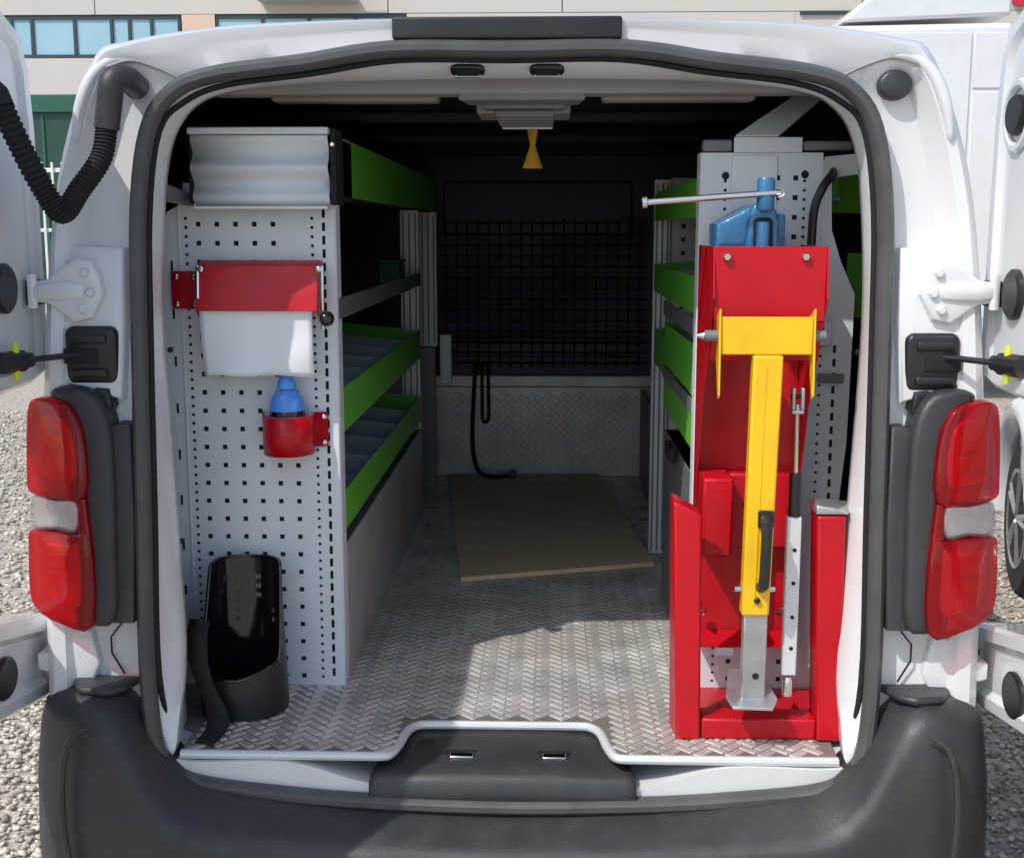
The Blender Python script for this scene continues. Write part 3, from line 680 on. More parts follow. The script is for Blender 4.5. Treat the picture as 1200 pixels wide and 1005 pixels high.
for sx in (-1, 1):
    # body side hinges, stay housing
    hp = [(.815, 1.435), (.79, 1.455), (.762, 1.472), (.735, 1.468), (.722, 1.44), (.716, 1.41), (.738, 1.366), (.77, 1.358), (.80, 1.38), (.816, 1.392), (.845, 1.395), (.845, 1.43)]
    pl = [(sx*a, b) for a, b in hp]
    if sx < 0: pl = pl[::-1]
    h = obj('hinge', MB().puff(pl, .03, -.034, .006, .001, steps=3), M['white'], VAN, smooth=35)
    rg = [(.745, 1.425), (.78, 1.432), (.815, 1.428), (.845, 1.424), (.845, 1.402), (.815, 1.398), (.78, 1.398), (.75, 1.402)]
    rg = [(sx*a, b) for a, b in rg]
    obj('hinge_rib', MB().puff(rg if sx > 0 else rg[::-1], -.02, -.041, .006, .002), M['white'], h, smooth=50)
    obj('hinge_pin', MB().tube([(sx*.842, -.034, 1.384), (sx*.842, -.034, 1.444)], .0085, 12), M['white'], h)
    for bx, bz in ((.745, 1.447), (.737, 1.412), (.752, 1.383)):
        obj('bolt', MB().lathe([(.009, .01), (.009, -.004), (.006, -.008)], (sx*bx, -.034, bz), 6, axis='y'), M['white'], h)
    hl = [(.757, .805), (.795, .805), (.802, .785), (.832, .762), (.858, .757), (.858, .728), (.835, .722), (.815, .70), (.775, .683), (.758, .70), (.742, .742)]
    pl = [(sx*a, b) for a, b in hl]
    if sx < 0: pl = pl[::-1]
    obj('hinge', MB().puff(pl, .0, -.074, .006, .002), M['white'], VAN, smooth=50)
    z0, z1 = (1.247, 1.352) if sx < 0 else (1.238, 1.343)
    b = rrect(.695, .790, z0, z1, .016); b = [(sx*x, z) for x, z in b]
    if sx < 0: b = b[::-1]
    hb = obj('stay_housing', MB().puff(b, .03, -.036, .010, .004), M['black'], VAN)
    s = rrect(.728, .790, (z0 + z1)/2 - .014, (z0 + z1)/2 + .014, .004); s = [(sx*x, z) for x, z in s]
    if sx < 0: s = s[::-1]
    obj('stay_slot', MB().puff(s, -.02, -.043, .003, 0), M['matt_black'], hb)
    for zz in (z0 + .022, z1 - .022):
        q = [(sx*x, z) for x, z in rrect(.712, .778, zz - .008, zz + .008, .006)]
        obj('housing_ridge', MB().puff(q if sx > 0 else q[::-1], -.02, -.045, .004, .001), M['black'], hb)
# wiring sleeve on the left, blank plug on the right
lm = obj('wiring_boot', MB().tube(spline([(-.655, .02, 1.768), (-.660, -.025, 1.779), (-.676, -.045, 1.772), (-.684, -.045, 1.73), (-.690, -.045, 1.692)], 5), .022, 14), M['bumper'], VAN)
path = spline([(-.690, -.045, 1.695), (-.697, -.06, 1.643), (-.722, -.1, 1.588), (-.738, -.14, 1.549), (-.757, -.16, 1.582), (-.786, -.18, 1.657), (-.812, -.19, 1.73)], 26)
obj('wiring_sleeve', MB().tube(path, .017, 12, rad=[.0190 if i % 3 < 2 else .0160 for i in range(len(path))]), M['matt_black'], lm)
obj('door_boot', MB().tube([(-.808, -.19, 1.715), (-.815, -.19, 1.735), (-.83, -.19, 1.75), (-.855, -.19, 1.752)], .021, 12), M['matt_black'], lm)
obj('pillar_plug', MB().puff(ell(.668, 1.768, .030, .026), .05, .010, .008, .003), M['bumper'], VAN)
# body wheels
for c in ((-.80, .95, .33), (.80, .95, .33), (-.80, 4.0, .33), (.80, 4.0, .33)): wheel(VAN, c, .33, .21, axis='x', sgn=(1 if c[0] > 0 else -1))
obj('underbody', MB().box(-.7, .7, .15, 4.2, .32, .42), M['matt_black'], VAN)
# roof seams on the rear corners
for sx in (-1, 1):
    obj('sealant_seam', MB().tube(spline([(sx*.70, -.004, 1.80), (sx*.66, .006, 1.812), (sx*.615, .012, 1.80), (sx*.575, .012, 1.782)], 5), .0035, 6), M['headrail'], VAN)

# bulkhead at the front of the load bay
BY = 2.5
bk = obj('bulkhead', MB().box(-.86, .86, BY + .02, BY + .05, .5, .98).box(-.86, -.40, BY + .02, BY + .05, .98, 1.9).box(.46, .86, BY + .02, BY + .05, .98, 1.9).box(-.40, .46, BY + .02, BY + .05, 1.62, 1.9).box(-.40, .46, BY + .02, BY + .05, .98, 1.09), M['bulk'], VAN)
obj('kick_plate', MB().box(-.42, .48, BY, BY + .018, FZ, .925), M['kick'], bk)
lg = MB()
for x, y, an in herring(p, -25, 45):
    if -.40 < x < .46 and .02 < y < .325: add_lug(lg, x, FZ + y, an, lambda a, b, h: (a, BY - h*.6, b))
obj('tread_lugs', lg, M['kick'], bk, kind='stuff', smooth=0)
obj('ledge', MB().box(-.42, .48, BY - .012, BY + .018, .928, .972), M['alu'], bk, bevel=.004)
obj('corner_plate', MB().box(-.345, -.30, BY - .03, BY - .014, .94, 1.13), M['profile'], bk, bevel=.003)
obj('window_pane', MB().box(-.40, .46, BY + .06, BY + .066, 1.09, 1.62), M['pane'], bk)
obj('pressed_rib', MB().box(-.36, .42, BY + .008, BY + .019, 1.02, 1.045), M['bulk'], bk, bevel=.005)
obj('pressed_rib', MB().box(-.36, .42, BY + .004, BY + .019, 1.095, 1.115), M['bulk'], bk, bevel=.005)
obj('pressed_rib', MB().box(-.33, .38, BY + .004, BY + .019, 1.50, 1.70), M['bulk'], bk, bevel=.02)
gw = MB()
for k in range(20):
    x = -.36 + k*.0405; gw.tube([(x, BY - .004, 1.0), (x, BY - .004, 1.56)], .0035, 6)
for k in range(14):
    z = 1.02 + k*.0405; gw.tube([(-.38, BY - .011, z), (.44, BY - .011, z)], .0035, 6)
obj('wire_grille', gw, M['matt_black'], bk, kind='stuff')

# ------------------------------------------------------------------ perforated panels
def perforate(mb, x0, x1, z0, z1, holes, y, th=.002):
    # holes: list of (xlo, xhi, zlo, zhi) laid out on a regular grid inside the strip
    X = sorted(set([x0, x1] + [h[0] for h in holes] + [h[1] for h in holes]))
    Z = sorted(set([z0, z1] + [h[2] for h in holes] + [h[3] for h in holes]))
    hs = set((round(h[0], 5), round(h[2], 5)) for h in holes)
    for i in range(len(X) - 1):
        for j in range(len(Z) - 1):
            a, b, c, d = X[i], X[i+1], Z[j], Z[j+1]
            if (round(a, 5), round(c, 5)) in hs:
                mb.add([(a, y, c), (b, y, c), (b, y, d), (a, y, d), (a, y+th, c), (b, y+th, c), (b, y+th, d), (a, y+th, d)], [(0, 1, 5, 4), (1, 2, 6, 5), (2, 3, 7, 6), (3, 0, 4, 7)])
            else:
                mb.add([(a, y, c), (b, y, c), (b, y, d), (a, y, d)], [(0, 1, 2, 3)])
                mb.add([(a, y+th, c), (b, y+th, c), (b, y+th, d), (a, y+th, d)], [(3, 2, 1, 0)])
    return mb
def col(cx, w, h, z0, z1, pitch):
    out = []; n = int((z1 - z0)/pitch)
    for k in range(n + 1):
        z = z0 + k*pitch; out.append((cx - w/2, cx + w/2, z - h/2, z + h/2))
    return out
PY = .25
# ---- left shelving unit
LU = thing('shelving_unit', 'left shelving unit with white perforated end panel and green shelf fronts', 'shelving unit', (-.35, PY, FZ))
mb = MB(); zt = 1.575
perforate(mb, -.660, -.638, FZ, zt, col(-.647, .006, .006, .60, 1.56, .0178), PY)
main = []
for c in range(6):
    cx = -.622 + c*.0372
    rows = [k for k in range(27) if not (c == 5 and k > 23)]
    main += [(cx - .0048, cx + .0048, z - .0048, z + .0048) for z in [.602 + k*.0372 for k in rows]]
perforate(mb, -.638, -.412, FZ, zt, main, PY)
perforate(mb, -.412, -.384, FZ, zt, col(-.396, .0058, .0058, .60, 1.56, .0178), PY)
perforate(mb, -.384, -.352, FZ, zt, col(-.373, .0065, .017, .61, 1.56, .0262), PY)
mb.add([(-.352, PY, FZ), (-.349, PY + .004, FZ), (-.349, PY + .004, zt), (-.352, PY, zt)], [(0, 1, 2, 3)])
mb.add([(-.349, PY + .004, FZ), (-.349, PY + .05, FZ), (-.349, PY + .05, zt), (-.349, PY + .004, zt)], [(0, 1, 2, 3)])
obj('perforated_panel', mb, M['panel'], LU, smooth=0)
wg = obj('side_wing', MB().prism([(-.6605, FZ), (-.6605, 1.568), (-.683, 1.556), (-.716, 1.47), (-.735, 1.2), (-.735, FZ)], 'y', PY + .001, PY + .004), M['panel'], LU)
obj('wing_crease', MB().box(-.6625, -.6595, PY - .0015, PY + .0005, FZ, 1.565), M['panel'], LU)
for k in range(9): obj('slot', MB().box(-.680, -.676, PY - .0005, PY + .0008, .68 + k*.095, .70 + k*.095), M['matt_black'], wg, smooth=0)
obj('hole_shade_sheet', MB().box(-.735, -.353, PY + .006, PY + .008, FZ, 1.56), M['matt_black'], LU)  # black sheet standing in for the unit's shaded inside behind the holes
# roller shutter box at the top
sp = []
for k in range(46):
    t = k/45; z = lerp(1.699, 1.566, t)
    sp.append((PY - .055 + .010*math.cos(t*2*math.pi*2.35 + 2.6) - .012*math.sin(t*math.pi) + .012*t, z))
sh = MB().rings([[(x, y, z) for y, z in sp] for x in (-.613, -.350)], closed=False)
so_ = obj('shutter', sh, M['panel'], LU, smooth=70); so_.modifiers.new('sol', 'SOLIDIFY').thickness = .004
obj('shutter_rail', MB().box(-.6165, -.3475, PY - .075, PY - .04, 1.700, 1.713), M['panel'], so_, bevel=.003)
obj('shutter_lip', MB().box(-.611, -.352, PY - .062, PY - .040, 1.560, 1.5665), M['profile'], so_, bevel=.002)
obj('shutter_cheek', MB().box(-.349, -.336, PY - .055, PY + .03, 1.568, 1.712), M['matt_black'], so_, bevel=.003)
obj('shutter_cheek', MB().box(-.624, -.6135, PY - .045, PY + .10, 1.570, 1.70), M['matt_black'], so_, bevel=.003)
obj('shutter_case', MB().box(-.613, -.35, PY + .01, PY + .22, 1.578, 1.70), M['matt_black'], so_)
obj('rivet', MB().lathe([(.005, .0), (.005, -.002), (.003, -.004)], (-.3425, PY - .055, 1.682), 10, axis='y'), M['chrome'], so_)
obj('strap_bracket', MB().hexa([(-.665, .155, 1.575), (-.628, PY - .003, 1.566), (-.628, PY - .001, 1.566), (-.665, .158, 1.575)], [(-.665, .155, 1.612), (-.628, PY - .003, 1.588), (-.628, PY - .001, 1.588), (-.665, .158, 1.612)]), M['greyshelf'], LU)
obj('strap_bracket', MB().box(-.648, -.622, PY - .004, PY - .001, 1.585, 1.612), M['alu'], LU)
for bx, bz in ((-.345, 1.572), (-.627, 1.572)): obj('bolt', MB().lathe([(.006, .0), (.006, -.004), (.003, -.006)], (bx, PY - .002, bz), 8, axis='y'), M['chrome'], LU)
# shelf fronts along the aisle (x = -0.35), tilted trays behind them
def shelf(unit, sgn, xa, y0, y1, zt, zb, depth, divs, front='green', rise=.05):
    # sgn -1: unit on the left, tray runs away from the aisle to smaller x
    xb = xa + sgn*depth
    t = obj('shelf_front', MB().hexa([(xa, y0, zb), (xa - sgn*-.003, y0, zb), (xa - sgn*-.003, y1, zb), (xa, y1, zb)], [(xa, y0, zt), (xa - sgn*-.003, y0, zt), (xa - sgn*-.003, y1, zt), (xa, y1, zt)]), M[front], unit, bevel=.001)
    x1 = xa + sgn*.0035
    obj('shelf_floor', MB().hexa([(x1, y0, zb + .004), (xb, y0, zb + rise + .004), (xb, y1, zb + rise + .004), (x1, y1, zb + .004)], [(x1, y0, zb + .007), (xb, y0, zb + rise + .007), (xb, y1, zb + rise + .007), (x1, y1, zb + .007)]), M['traymat'], t)
    for yy, m_ in ((y0 + .012, front), (y1 - .002, front)):
        obj('shelf_end', MB().hexa([(x1, yy, zb + .008), (xb, yy, zb + rise + .008), (xb, yy + .002, zb + rise + .008), (x1, yy + .002, zb + .008)], [(x1, yy, zt - .001), (xb, yy, zt + rise*.8), (xb, yy + .002, zt + rise*.8), (x1, yy + .002, zt - .001)]), M[m_], t)
    for k in range(1, divs):
        yy = lerp(y0, y1, k/divs)
        obj('divider', MB().hexa([(x1, yy, zb + .008), (xb, yy, zb + rise + .008), (xb, yy + .012, zb + rise + .008), (x1, yy + .012, zb + .008)], [(x1, yy, zt - .014), (xb, yy, zt + rise*.8 - .014), (xb, yy + .0015, zt + rise*.8 - .014), (x1, yy + .0015, zt - .014)]), M['traymat'], t)
    return t
obj('top_board', MB().box(-.353, -.350, PY + .012, 1.86, 1.588, 1.705), M['green'], LU, bevel=.001)
obj('top_board', MB().box(-.353, -.350, 1.863, 2.44, 1.588, 1.705), M['green'], LU, bevel=.001)
obj('top_deck', MB().box(-.70, -.354, PY + .06, 2.44, 1.60, 1.604), M['greyshelf'], LU)
obj('steel_shelf', MB().box(-.70, -.35, PY + .012, 1.90, 1.343, 1.347), M['greyshelf'], LU)
obj('steel_shelf_lip', MB().box(-.3495, -.347, PY + .012, 1.84, 1.344, 1.386), M['greyshelf'], LU, bevel=.001)
shelf(LU, -1, -.350, PY + .012, 1.80, 1.20, 1.108, .36, 6, rise=.045)
shelf(LU, -1, -.350, PY + .012, 1.80, .985, .902, .36, 6, rise=.045)
# extruded posts
def post(unit, xa, xb, y, z0, z1):
    o = obj('post', MB().box(xa, xb, y, y + .04, z0, z1), M['profile'], unit, bevel=.002)
    n = 3; wd = xb - xa
    for k in range(n):
        x = xa + wd*(k + .5)/n; obj('groove', MB().box(x - .003, x + .003, y - .0006, y + .003, z0 + .01, z1 - .01), M['greyshelf'], o, smooth=0)
post(LU, -.412, -.352, 1.82, FZ + .004, 1.585)
post(LU, -.40, -.338, 2.30, 1.10, 1.585)
obj('end_panel', MB().box(-.405, -.342, 2.26, 2.28, FZ + .002, 1.10), M['greyshelf'], LU, bevel=.003)
obj('end_panel', MB().box(-.70, -.413, 1.84, 1.843, FZ + .002, 1.12), M['greyshelf'], LU)
obj('plinth', MB().box(-.353, -.349, PY + .052, 1.815, FZ + .001, .872), M['alu'], LU, bevel=.001)
obj('plinth_top', MB().box(-.72, -.354, PY + .052, 1.815, .866, .870), M['greyshelf'], LU)
gb = thing('small_box', 'small dark green box at the far end of the grey steel shelf', 'box', (-.40, 1.62, 1.348))
obj('tub', MB().box(-.45, -.385, 1.58, 1.72, 1.3475, 1.42), M['gate'], gb, bevel=.004)
obj('lid', MB().box(-.453, -.382, 1.577, 1.723, 1.421, 1.432), M['gate'], gb, bevel=.003)

# ---- right shelving unit
RU = thing('shelving_unit', 'right shelving unit with white perforated end panel behind the red vise stand', 'shelving unit', (.365, PY, FZ))
mb = MB(); zt = 1.668
perforate(mb, .3665, .400, FZ, zt, col(.379, .0065, .017, .61, 1.0, .0262), PY)
perforate(mb, .400, .424, FZ, zt, [h for h in col(.413, .0055, .0055, .60, 1.65, .0178) if abs(h[2] - 1.625) > .012] + [], PY)
main = []
for c in range(4):
    cx = .445 + c*.0345
    main += [(cx - .0048, cx + .0048, z - .0048, z + .0048) for z in [.605 + k*.0376 for k in range(28)]]
perforate(mb, .424, .557, FZ, zt, main, PY)
perforate(mb, .557, .600, FZ, zt, col(.566, .0055, .0055, .60, 1.65, .0178), PY)
mb.add([(.3665, PY, FZ), (.3635, PY + .004, FZ), (.3635, PY + .05, FZ), (.3635, PY + .05, zt), (.3635, PY + .004, zt), (.3665, PY, zt)], [(0, 1, 4, 5), (1, 2, 3, 4)])
obj('perforated_panel', mb, M['panel'], RU, smooth=0)
wr = obj('side_wing', MB().prism([(.6005, FZ), (.6005, 1.655), (.617, 1.64), (.622, 1.52), (.642, 1.46), (.672, 1.395), (.668, 1.1), (.655, .95), (.650, FZ)], 'y', PY + .001, PY + .004), M['panel'], RU)
for k in range(14): obj('slot', MB().box(.6335, .6395, PY - .0006, PY + .0008, .93 + k*.027, .945 + k*.027), M['matt_black'], wr, smooth=0)
for k in range(22):
    obj('hole', MB().box(.6065, .6115, PY - .0006, PY + .0008, .96 + k*.0195, .965 + k*.0195), M['matt_black'], wr, smooth=0)
for x, z in ((.413, 1.6245), (.566, 1.6265)): obj('hole', MB().lathe([(.0075, .001), (.0075, -.0006)], (x, PY, z), 16, axis='y'), M['matt_black'], RU)
obj('hole_shade_sheet', MB().box(.368, .602, PY + .006, PY + .008, FZ, 1.64), M['matt_black'], RU)  # added black sheet, paints the shade seen through the holes
obj('cover_sheet', MB().box(.425, .512, PY - .004, PY - .001, 1.555, 1.663), M['profile'], RU, bevel=.001)
obj('top_plate', MB().box(.427, .558, PY - .006, PY - .002, 1.668, 1.697), M['panel'], RU, bevel=.001)
obj('end_cap', MB().box(.368, .424, PY - .003, PY + .03, 1.670, 1.693), M['greyshelf'], RU, bevel=.003)
obj('end_cap', MB().box(.561, .655, PY - .003, PY + .03, 1.672, 1.690), M['greyshelf'], RU, bevel=.003)
obj('brace', MB().hexa([(.43, PY - .002, 1.698), (.512, PY - .002, 1.698), (.64, .36, 1.80), (.585, .36, 1.80)], [(.43, PY - .005, 1.701), (.512, PY - .005, 1.701), (.64, .357, 1.803), (.585, .357, 1.803)]), M['panel'], RU)
obj('strap_bracket', MB().hexa([(.602, PY - .004, 1.618), (.66, .16, 1.625), (.66, .163, 1.625), (.602, PY - .001, 1.618)], [(.602, PY - .004, 1.660), (.66, .16, 1.662), (.66, .163, 1.662), (.602, PY - .001, 1.660)]), M['alu'], RU)
obj('strap_bracket', MB().box(.604, .655, PY - .010, PY - .002, 1.222, 1.240), M['greyshelf'], RU, bevel=.002)
obj('catch', MB().puff(rrect(.592, .628, 1.295, 1.345, .012), PY, PY - .018, .005, .002), M['panel'], RU)
obj('catch_hole', MB().lathe([(.004, 0), (.004, -.002)], (.607, PY - .020, 1.330), 10, axis='y'), M['matt_black'], RU)
for z0, z1, x0, x1 in ((1.555, 1.66, .655, .715), (1.34, 1.474, .690, .745)):
    obj('green_panel', MB().box(x0, x1, .40, .404, z0, z1), M['green'], RU, bevel=.001)
shelf(RU, 1, .366, .30, 1.30, 1.622, 1.546, .28, 4, rise=.03)
shelf(RU, 1, .366, .30, 1.30, 1.428, 1.352, .28, 4, rise=.03)
shelf(RU, 1, .366, .30, .95, 1.290, 1.185, .28, 3, rise=.03)
shelf(RU, 1, .370, .955, 1.32, 1.245, 1.150, .26, 2, rise=.03)
shelf(RU, 1, .366, .30, .95, 1.150, 1.075, .28, 3, rise=.03)
obj('shelf_rail', MB().box(.362, .366, .30, .95, 1.152, 1.180), M['greyshelf'], RU)
obj('shelf_rail', MB().box(.362, .366, .30, .95, 1.31, 1.345), M['greyshelf'], RU)
post(RU, .366, .412, 1.325, FZ + .004, 1.66)
mb = MB(); perforate(mb, .412, .62, .95, 1.665, [(x - .006, x + .006, z - .006, z + .006) for x in (.45, .488, .526, .564) for z in [1.0 + k*.038 for k in range(17)]], 1.345)
obj('rear_panel', mb, M['alu'], RU, smooth=0)
obj('side_plate', MB().box(.418, .422, PY + .05, 2.44, FZ + .001, .93), M['greyshelf'], RU, bevel=.001)
obj('side_plate', MB().box(.368, .372, PY + .05, .92, FZ + .001, 1.02), M['greyshelf'], RU, bevel=.001)
bx = obj('clip_box', MB().box(.345, .361, .55, .66, 1.0, 1.035), M['matt_black'], RU, bevel=.004)

# ---- things on the left panel
TH = thing('towel_holder', 'red sheet metal paper towel dispenser fixed to the left perforated panel', 'towel holder', (-.5, PY, 1.36))
obj('mount_plate', MB().puff(rrect(-.678, -.600, 1.366, 1.440, .004, 2), PY - .001, PY - .010, .002, 0), M['red'], TH)
cvp = [(PY - .004, 1.462), (.215, 1.462), (.196, 1.452), (.186, 1.432), (.172, 1.366), (.176, 1.366), (.190, 1.430), (.199, 1.448), (.216, 1.457), (PY - .004, 1.457)]
obj('cover', MB().prism(cvp, 'x', -.611, -.376), M['red'], TH, bevel=.001)
ck = [(PY - .004, 1.457), (.217, 1.457), (.200, 1.447), (.191, 1.428), (.180, 1.372), (.20, 1.352), (PY - .004, 1.352)]
for x in (-.6145, -.379):
    obj('cheek', MB().prism(ck, 'x', x, x + .002), M['red'], TH)
for x, z in ((-.668, 1.43), (-.633, 1.43), (-.668, 1.376), (-.633, 1.376)):
    obj('bolt', MB().lathe([(.006, .0), (.006, -.003), (.003, -.005)], (x, PY - .010, z), 8, axis='y'), M['chrome'], TH)
obj('spindle_rod', MB().tube([(-.367, .19, 1.452), (-.367, .185, 1.40), (-.367, .185, 1.33)], .0045, 8), M['chrome'], TH)
obj('spindle_rod', MB().tube([(-.608, .185, 1.452), (-.608, .178, 1.39)], .004, 8), M['chrome'], TH)
kp = []
for k in range(9):
    a = math.pi*k/8 - math.pi/2; kp.append((max(.001, .0155*math.cos(a)), .0155*math.sin(a)))
obj('knob', MB().lathe(kp, (-.357, .17, 1.352), 18, axis='y'), M['gloss'], TH, smooth=80)
for x, z in ((-.600, 1.447), (-.371, 1.447)): obj('bolt', MB().lathe([(.006, .0), (.006, -.004), (.003, -.006)], (x, .178, z), 8, axis='y'), M['chrome'], TH)
PT = thing('paper_towel', 'white paper towel sheet hanging below the red dispenser', 'paper towel', (-.5, .17, 1.24))
sheet = MB(); rowsx = []
for j in range(15):
    t = j/14; z = lerp(1.395, 1.238, t)
    rowsx.append([(lerp(-.609 + .004*t, -.388, k/20), .181 + .010*t + .003*math.sin(k*.55 + t*2)*t + .0025*math.sin(t*9 + k*.25)*t, z + .0015*math.sin(k*.6)*t) for k in range(21)])
sheet.rings(rowsx, closed=False)
o = obj('sheet', sheet, M['paper'], PT, smooth=80); o.modifiers.new('sol', 'SOLIDIFY').thickness = .0006
obj('roll', MB().lathe([(.008, -.105), (.022, -.105), (.022, .105), (.008, .105)], (-.49, .222, 1.408), 32, axis='x'), M['paper'], PT)
BH = thing('bottle_holder', 'red curved bottle bracket bolted to the left perforated panel', 'bracket', (-.44, PY, 1.07))
pts = []
for k in range(17):
    a = math.pi*(1 - k/16); pts.append((-.449 + .050*math.cos(a), PY - .012 - .062*math.sin(a)))
op = [(-.505, PY - .005), (-.5, PY - .005)] + pts + [(-.372, PY - .006)]
ring0 = []
vs = MB(); vs.rings([[(x, y, 1.078 + (.0 if 2 < i < 18 else .012)) for i, (x, y) in enumerate(op)], [(x, y, 1.160 - .004*(2 < i < 18)) for i, (x, y) in enumerate(op)]], closed=False)
o = obj('cup', vs, M['red'], BH, smooth=50); o.modifiers.new('sol', 'SOLIDIFY').thickness = .0025
obj('cup_floor', MB().prism([(x, y) for x, y in pts], 'z', 1.079, 1.082), M['red'], BH)
for x, z in ((-.499, 1.150), (-.499, 1.098), (-.379, 1.150), (-.379, 1.098)):
    obj('bolt', MB().lathe([(.0055, .0), (.0055, -.003), (.003, -.005)], (x, PY - .009, z), 8, axis='y'), M['chrome'], BH)
BT = thing('bottle', 'blue plastic bottle with pointed cap standing in the red bracket', 'bottle', (-.449, .21, 1.083))
bp = [(.001, 0), (.031, 0), (.034, .004), (.035, .02), (.035, .085), (.034, .100), (.029, .112), (.021, .121), (.014, .127)]
obj('body', MB().lathe(bp, (-.447, .212, 1.0835), 32), M['bluebot'], BT, smooth=60)
obj('cap', MB().lathe([(.016, .0), (.016, .012), (.013, .018), (.009, .034), (.004, .038)], (-.447, .212, 1.2108), 24, sx=1.15), M['bluebot'], BT, smooth=50)
obj('dark_band', MB().lathe([(.0351, .0), (.0356, .001), (.0356, .010), (.0351, .011)], (-.447, .212, 1.157), 32), M['gloss'], BT, smooth=60)  # dark ring round the bottle at the cup rim

# ---- black bin with a scooped front
BK = thing('bin', 'glossy black plastic bin with scooped open front and hanging strap on the floor', 'bin', (-.53, .13, FZ))
NA, NR = 96, 30
def rim_z(a):                                       # a: angle from the back of the bin
    d = abs(a)
    front = .662 + (.028*max(0, math.sin(a)) if d > 1.5 else 0)
    back = .868 - .03*max(0, d - .9)**2
    return lerp(back, front, smooth01((d - 1.35)/.62))
def bin_pt(k, v, off):
    a = -math.pi + 2*math.pi*k/NA; z = lerp(.5825, rim_z(a), v)
    gr_ = (.0835 - .012*smooth01((z - .58)/.30)) + off
    sx_ = math.copysign(abs(math.sin(a))**.85, math.sin(a)); cy_ = math.copysign(abs(math.cos(a))**.9, math.cos(a))
    return (-.530 + gr_*sx_*1.02, .128 + gr_*cy_*.98 + .02*smooth01((z - .62)/.25), z)
slots = set()
def slot_at(deg, rows_):
    k0 = int(round((deg + 180)/360*NA))
    for r_ in rows_: slots.add((k0 % NA, r_)); slots.add(((k0 + 1) % NA, r_))
slot_at(-70, (26, 24, 22)); slot_at(-24, (24, 22, 20, 18, 16)); slot_at(4, (25, 23, 21)); slot_at(30, (18, 16)); slot_at(66, (27, 25, 23, 21, 19)); slot_at(-46, (25,))
bn = MB()
outer = [[bin_pt(k, r_/NR, 0) for k in range(NA)] for r_ in range(NR + 1)]
inner = [[bin_pt(k, r_/NR, -.0035) for k in range(NA)] for r_ in range(NR + 1)]
V_ = [p_ for r_ in outer for p_ in r_] + [p_ for r_ in inner for p_ in r_]; o2 = (NR + 1)*NA; F_ = []; out_ix = []
for r_ in range(NR):
    for k in range(NA):
        k2 = (k + 1) % NA; q = (r_*NA + k, r_*NA + k2, (r_ + 1)*NA + k2, (r_ + 1)*NA + k)
        if (k, r_) in slots:
            for m_ in range(4): F_.append((q[m_], q[(m_ + 1) % 4], q[(m_ + 1) % 4] + o2, q[m_] + o2))
        else:
            out_ix.append(len(F_)); F_.append(q); F_.append(tuple(t + o2 for t in q[::-1]))
for k in range(NA):
    k2 = (k + 1) % NA; F_.append((NR*NA + k, NR*NA + k2, NR*NA + k2 + o2, NR*NA + k + o2))
F_.append(tuple(range(NA))[::-1]); F_.append(tuple(o2 + NA*1 + k for k in range(NA)))
o = obj('shell', bn.add(V_, F_), M['gloss'], BK, smooth=60)
o.data.materials.append(M['black'])
for ix in out_ix: o.data.polygons[ix].material_index = 1
obj('rim_bead', MB().tube([bin_pt(k, 1.0, -.0018) for k in range(NA)] + [bin_pt(0, 1.0, -.0018)], .0032, 8), M['gloss'], o)
stp = MB(); cc = [(-.604, .085, .775), (-.604, .052, .745), (-.596, .036, .71), (-.582, .030, .67), (-.568, .026, .635), (-.558, .018, .605), (-.556, -.008, .587), (-.560, -.062, .5855)]
cs = spline(cc, 5); L1 = [(x - .020, y + .006, z) for x, y, z in cs]; R1 = [(x + .020 + .004*math.sin(i*.3), y - .004, z) for i, (x, y, z) in enumerate(cs)]
stp.rings([[a, b] for a, b in zip(L1, R1)], closed=False)
o = obj('strap', stp, M['matt_black'], BK, smooth=80); o.modifiers.new('sol', 'SOLIDIFY').thickness = .003

# ---- plywood sheet, cable, ribbon
PB = thing('plywood_sheet', 'thin brown plywood sheet lying on the load floor', 'plywood sheet', (.04, 1.7, FZ))
obj('sheet', MB().hexa([(-.163, 1.017, FZ + .003), (.372, 1.19, FZ + .003), (.263, 2.47, FZ + .003), (-.315, 2.44, FZ + .003)], [(-.163, 1.017, FZ + .016), (.372, 1.19, FZ + .016), (.263, 2.47, FZ + .016), (-.315, 2.44, FZ + .016)]), M['wood'], PB, bevel=.0015, smooth=30)
CB = thing('cable', 'black cable hanging down the bulkhead onto the load floor', 'cable', (-.2, 2.47, FZ))
obj('lead', MB().tube(spline([(-.208, 2.476, 1.02), (-.216, 2.476, .90), (-.222, 2.47, .75), (-.215, 2.45, .66), (-.19, 2.40, .612), (-.14, 2.36, .604), (-.08, 2.38, .604)], 6), .008, 8), M['matt_black'], CB)
obj('loop', MB().tube(spline([(-.185, 2.478, 1.02), (-.184, 2.476, .90), (-.183, 2.474, .81), (-.172, 2.472, .795), (-.160, 2.474, .81), (-.160, 2.476, .90), (-.160, 2.478, 1.02)], 6), .0065, 8), M['matt_black'], CB)
obj('plug', MB().puff(rrect(-.075, -.05, .600, .625, .004), 2.40, 2.35, .004, 0), M['black'], CB)
TG = thing('ribbon', 'ochre yellow twisted ribbon hanging from the roof lamp', 'ribbon', (.035, .58, 1.74))
rb = MB(); rr = []
for k in range(15):
    t = k/14; z = lerp(1.757, 1.655, t); hw = .0165*abs(t - .52)/.52*.62 + .0055 + (.006 if t > .9 else .0)*0 + (.008*(t - .52)/.48 if t > .52 else 0)
    a = (t - .52)*1.1
    rr.append([(.034 + sx*hw*math.cos(a*.5), .58 + sx*hw*math.sin(a*.5), z) for sx in (-1, 0, 1)])
o = obj('strip', rb.rings(rr, closed=False), M['tag'], TG, smooth=80); o.modifiers.new('sol', 'SOLIDIFY').thickness = .0012

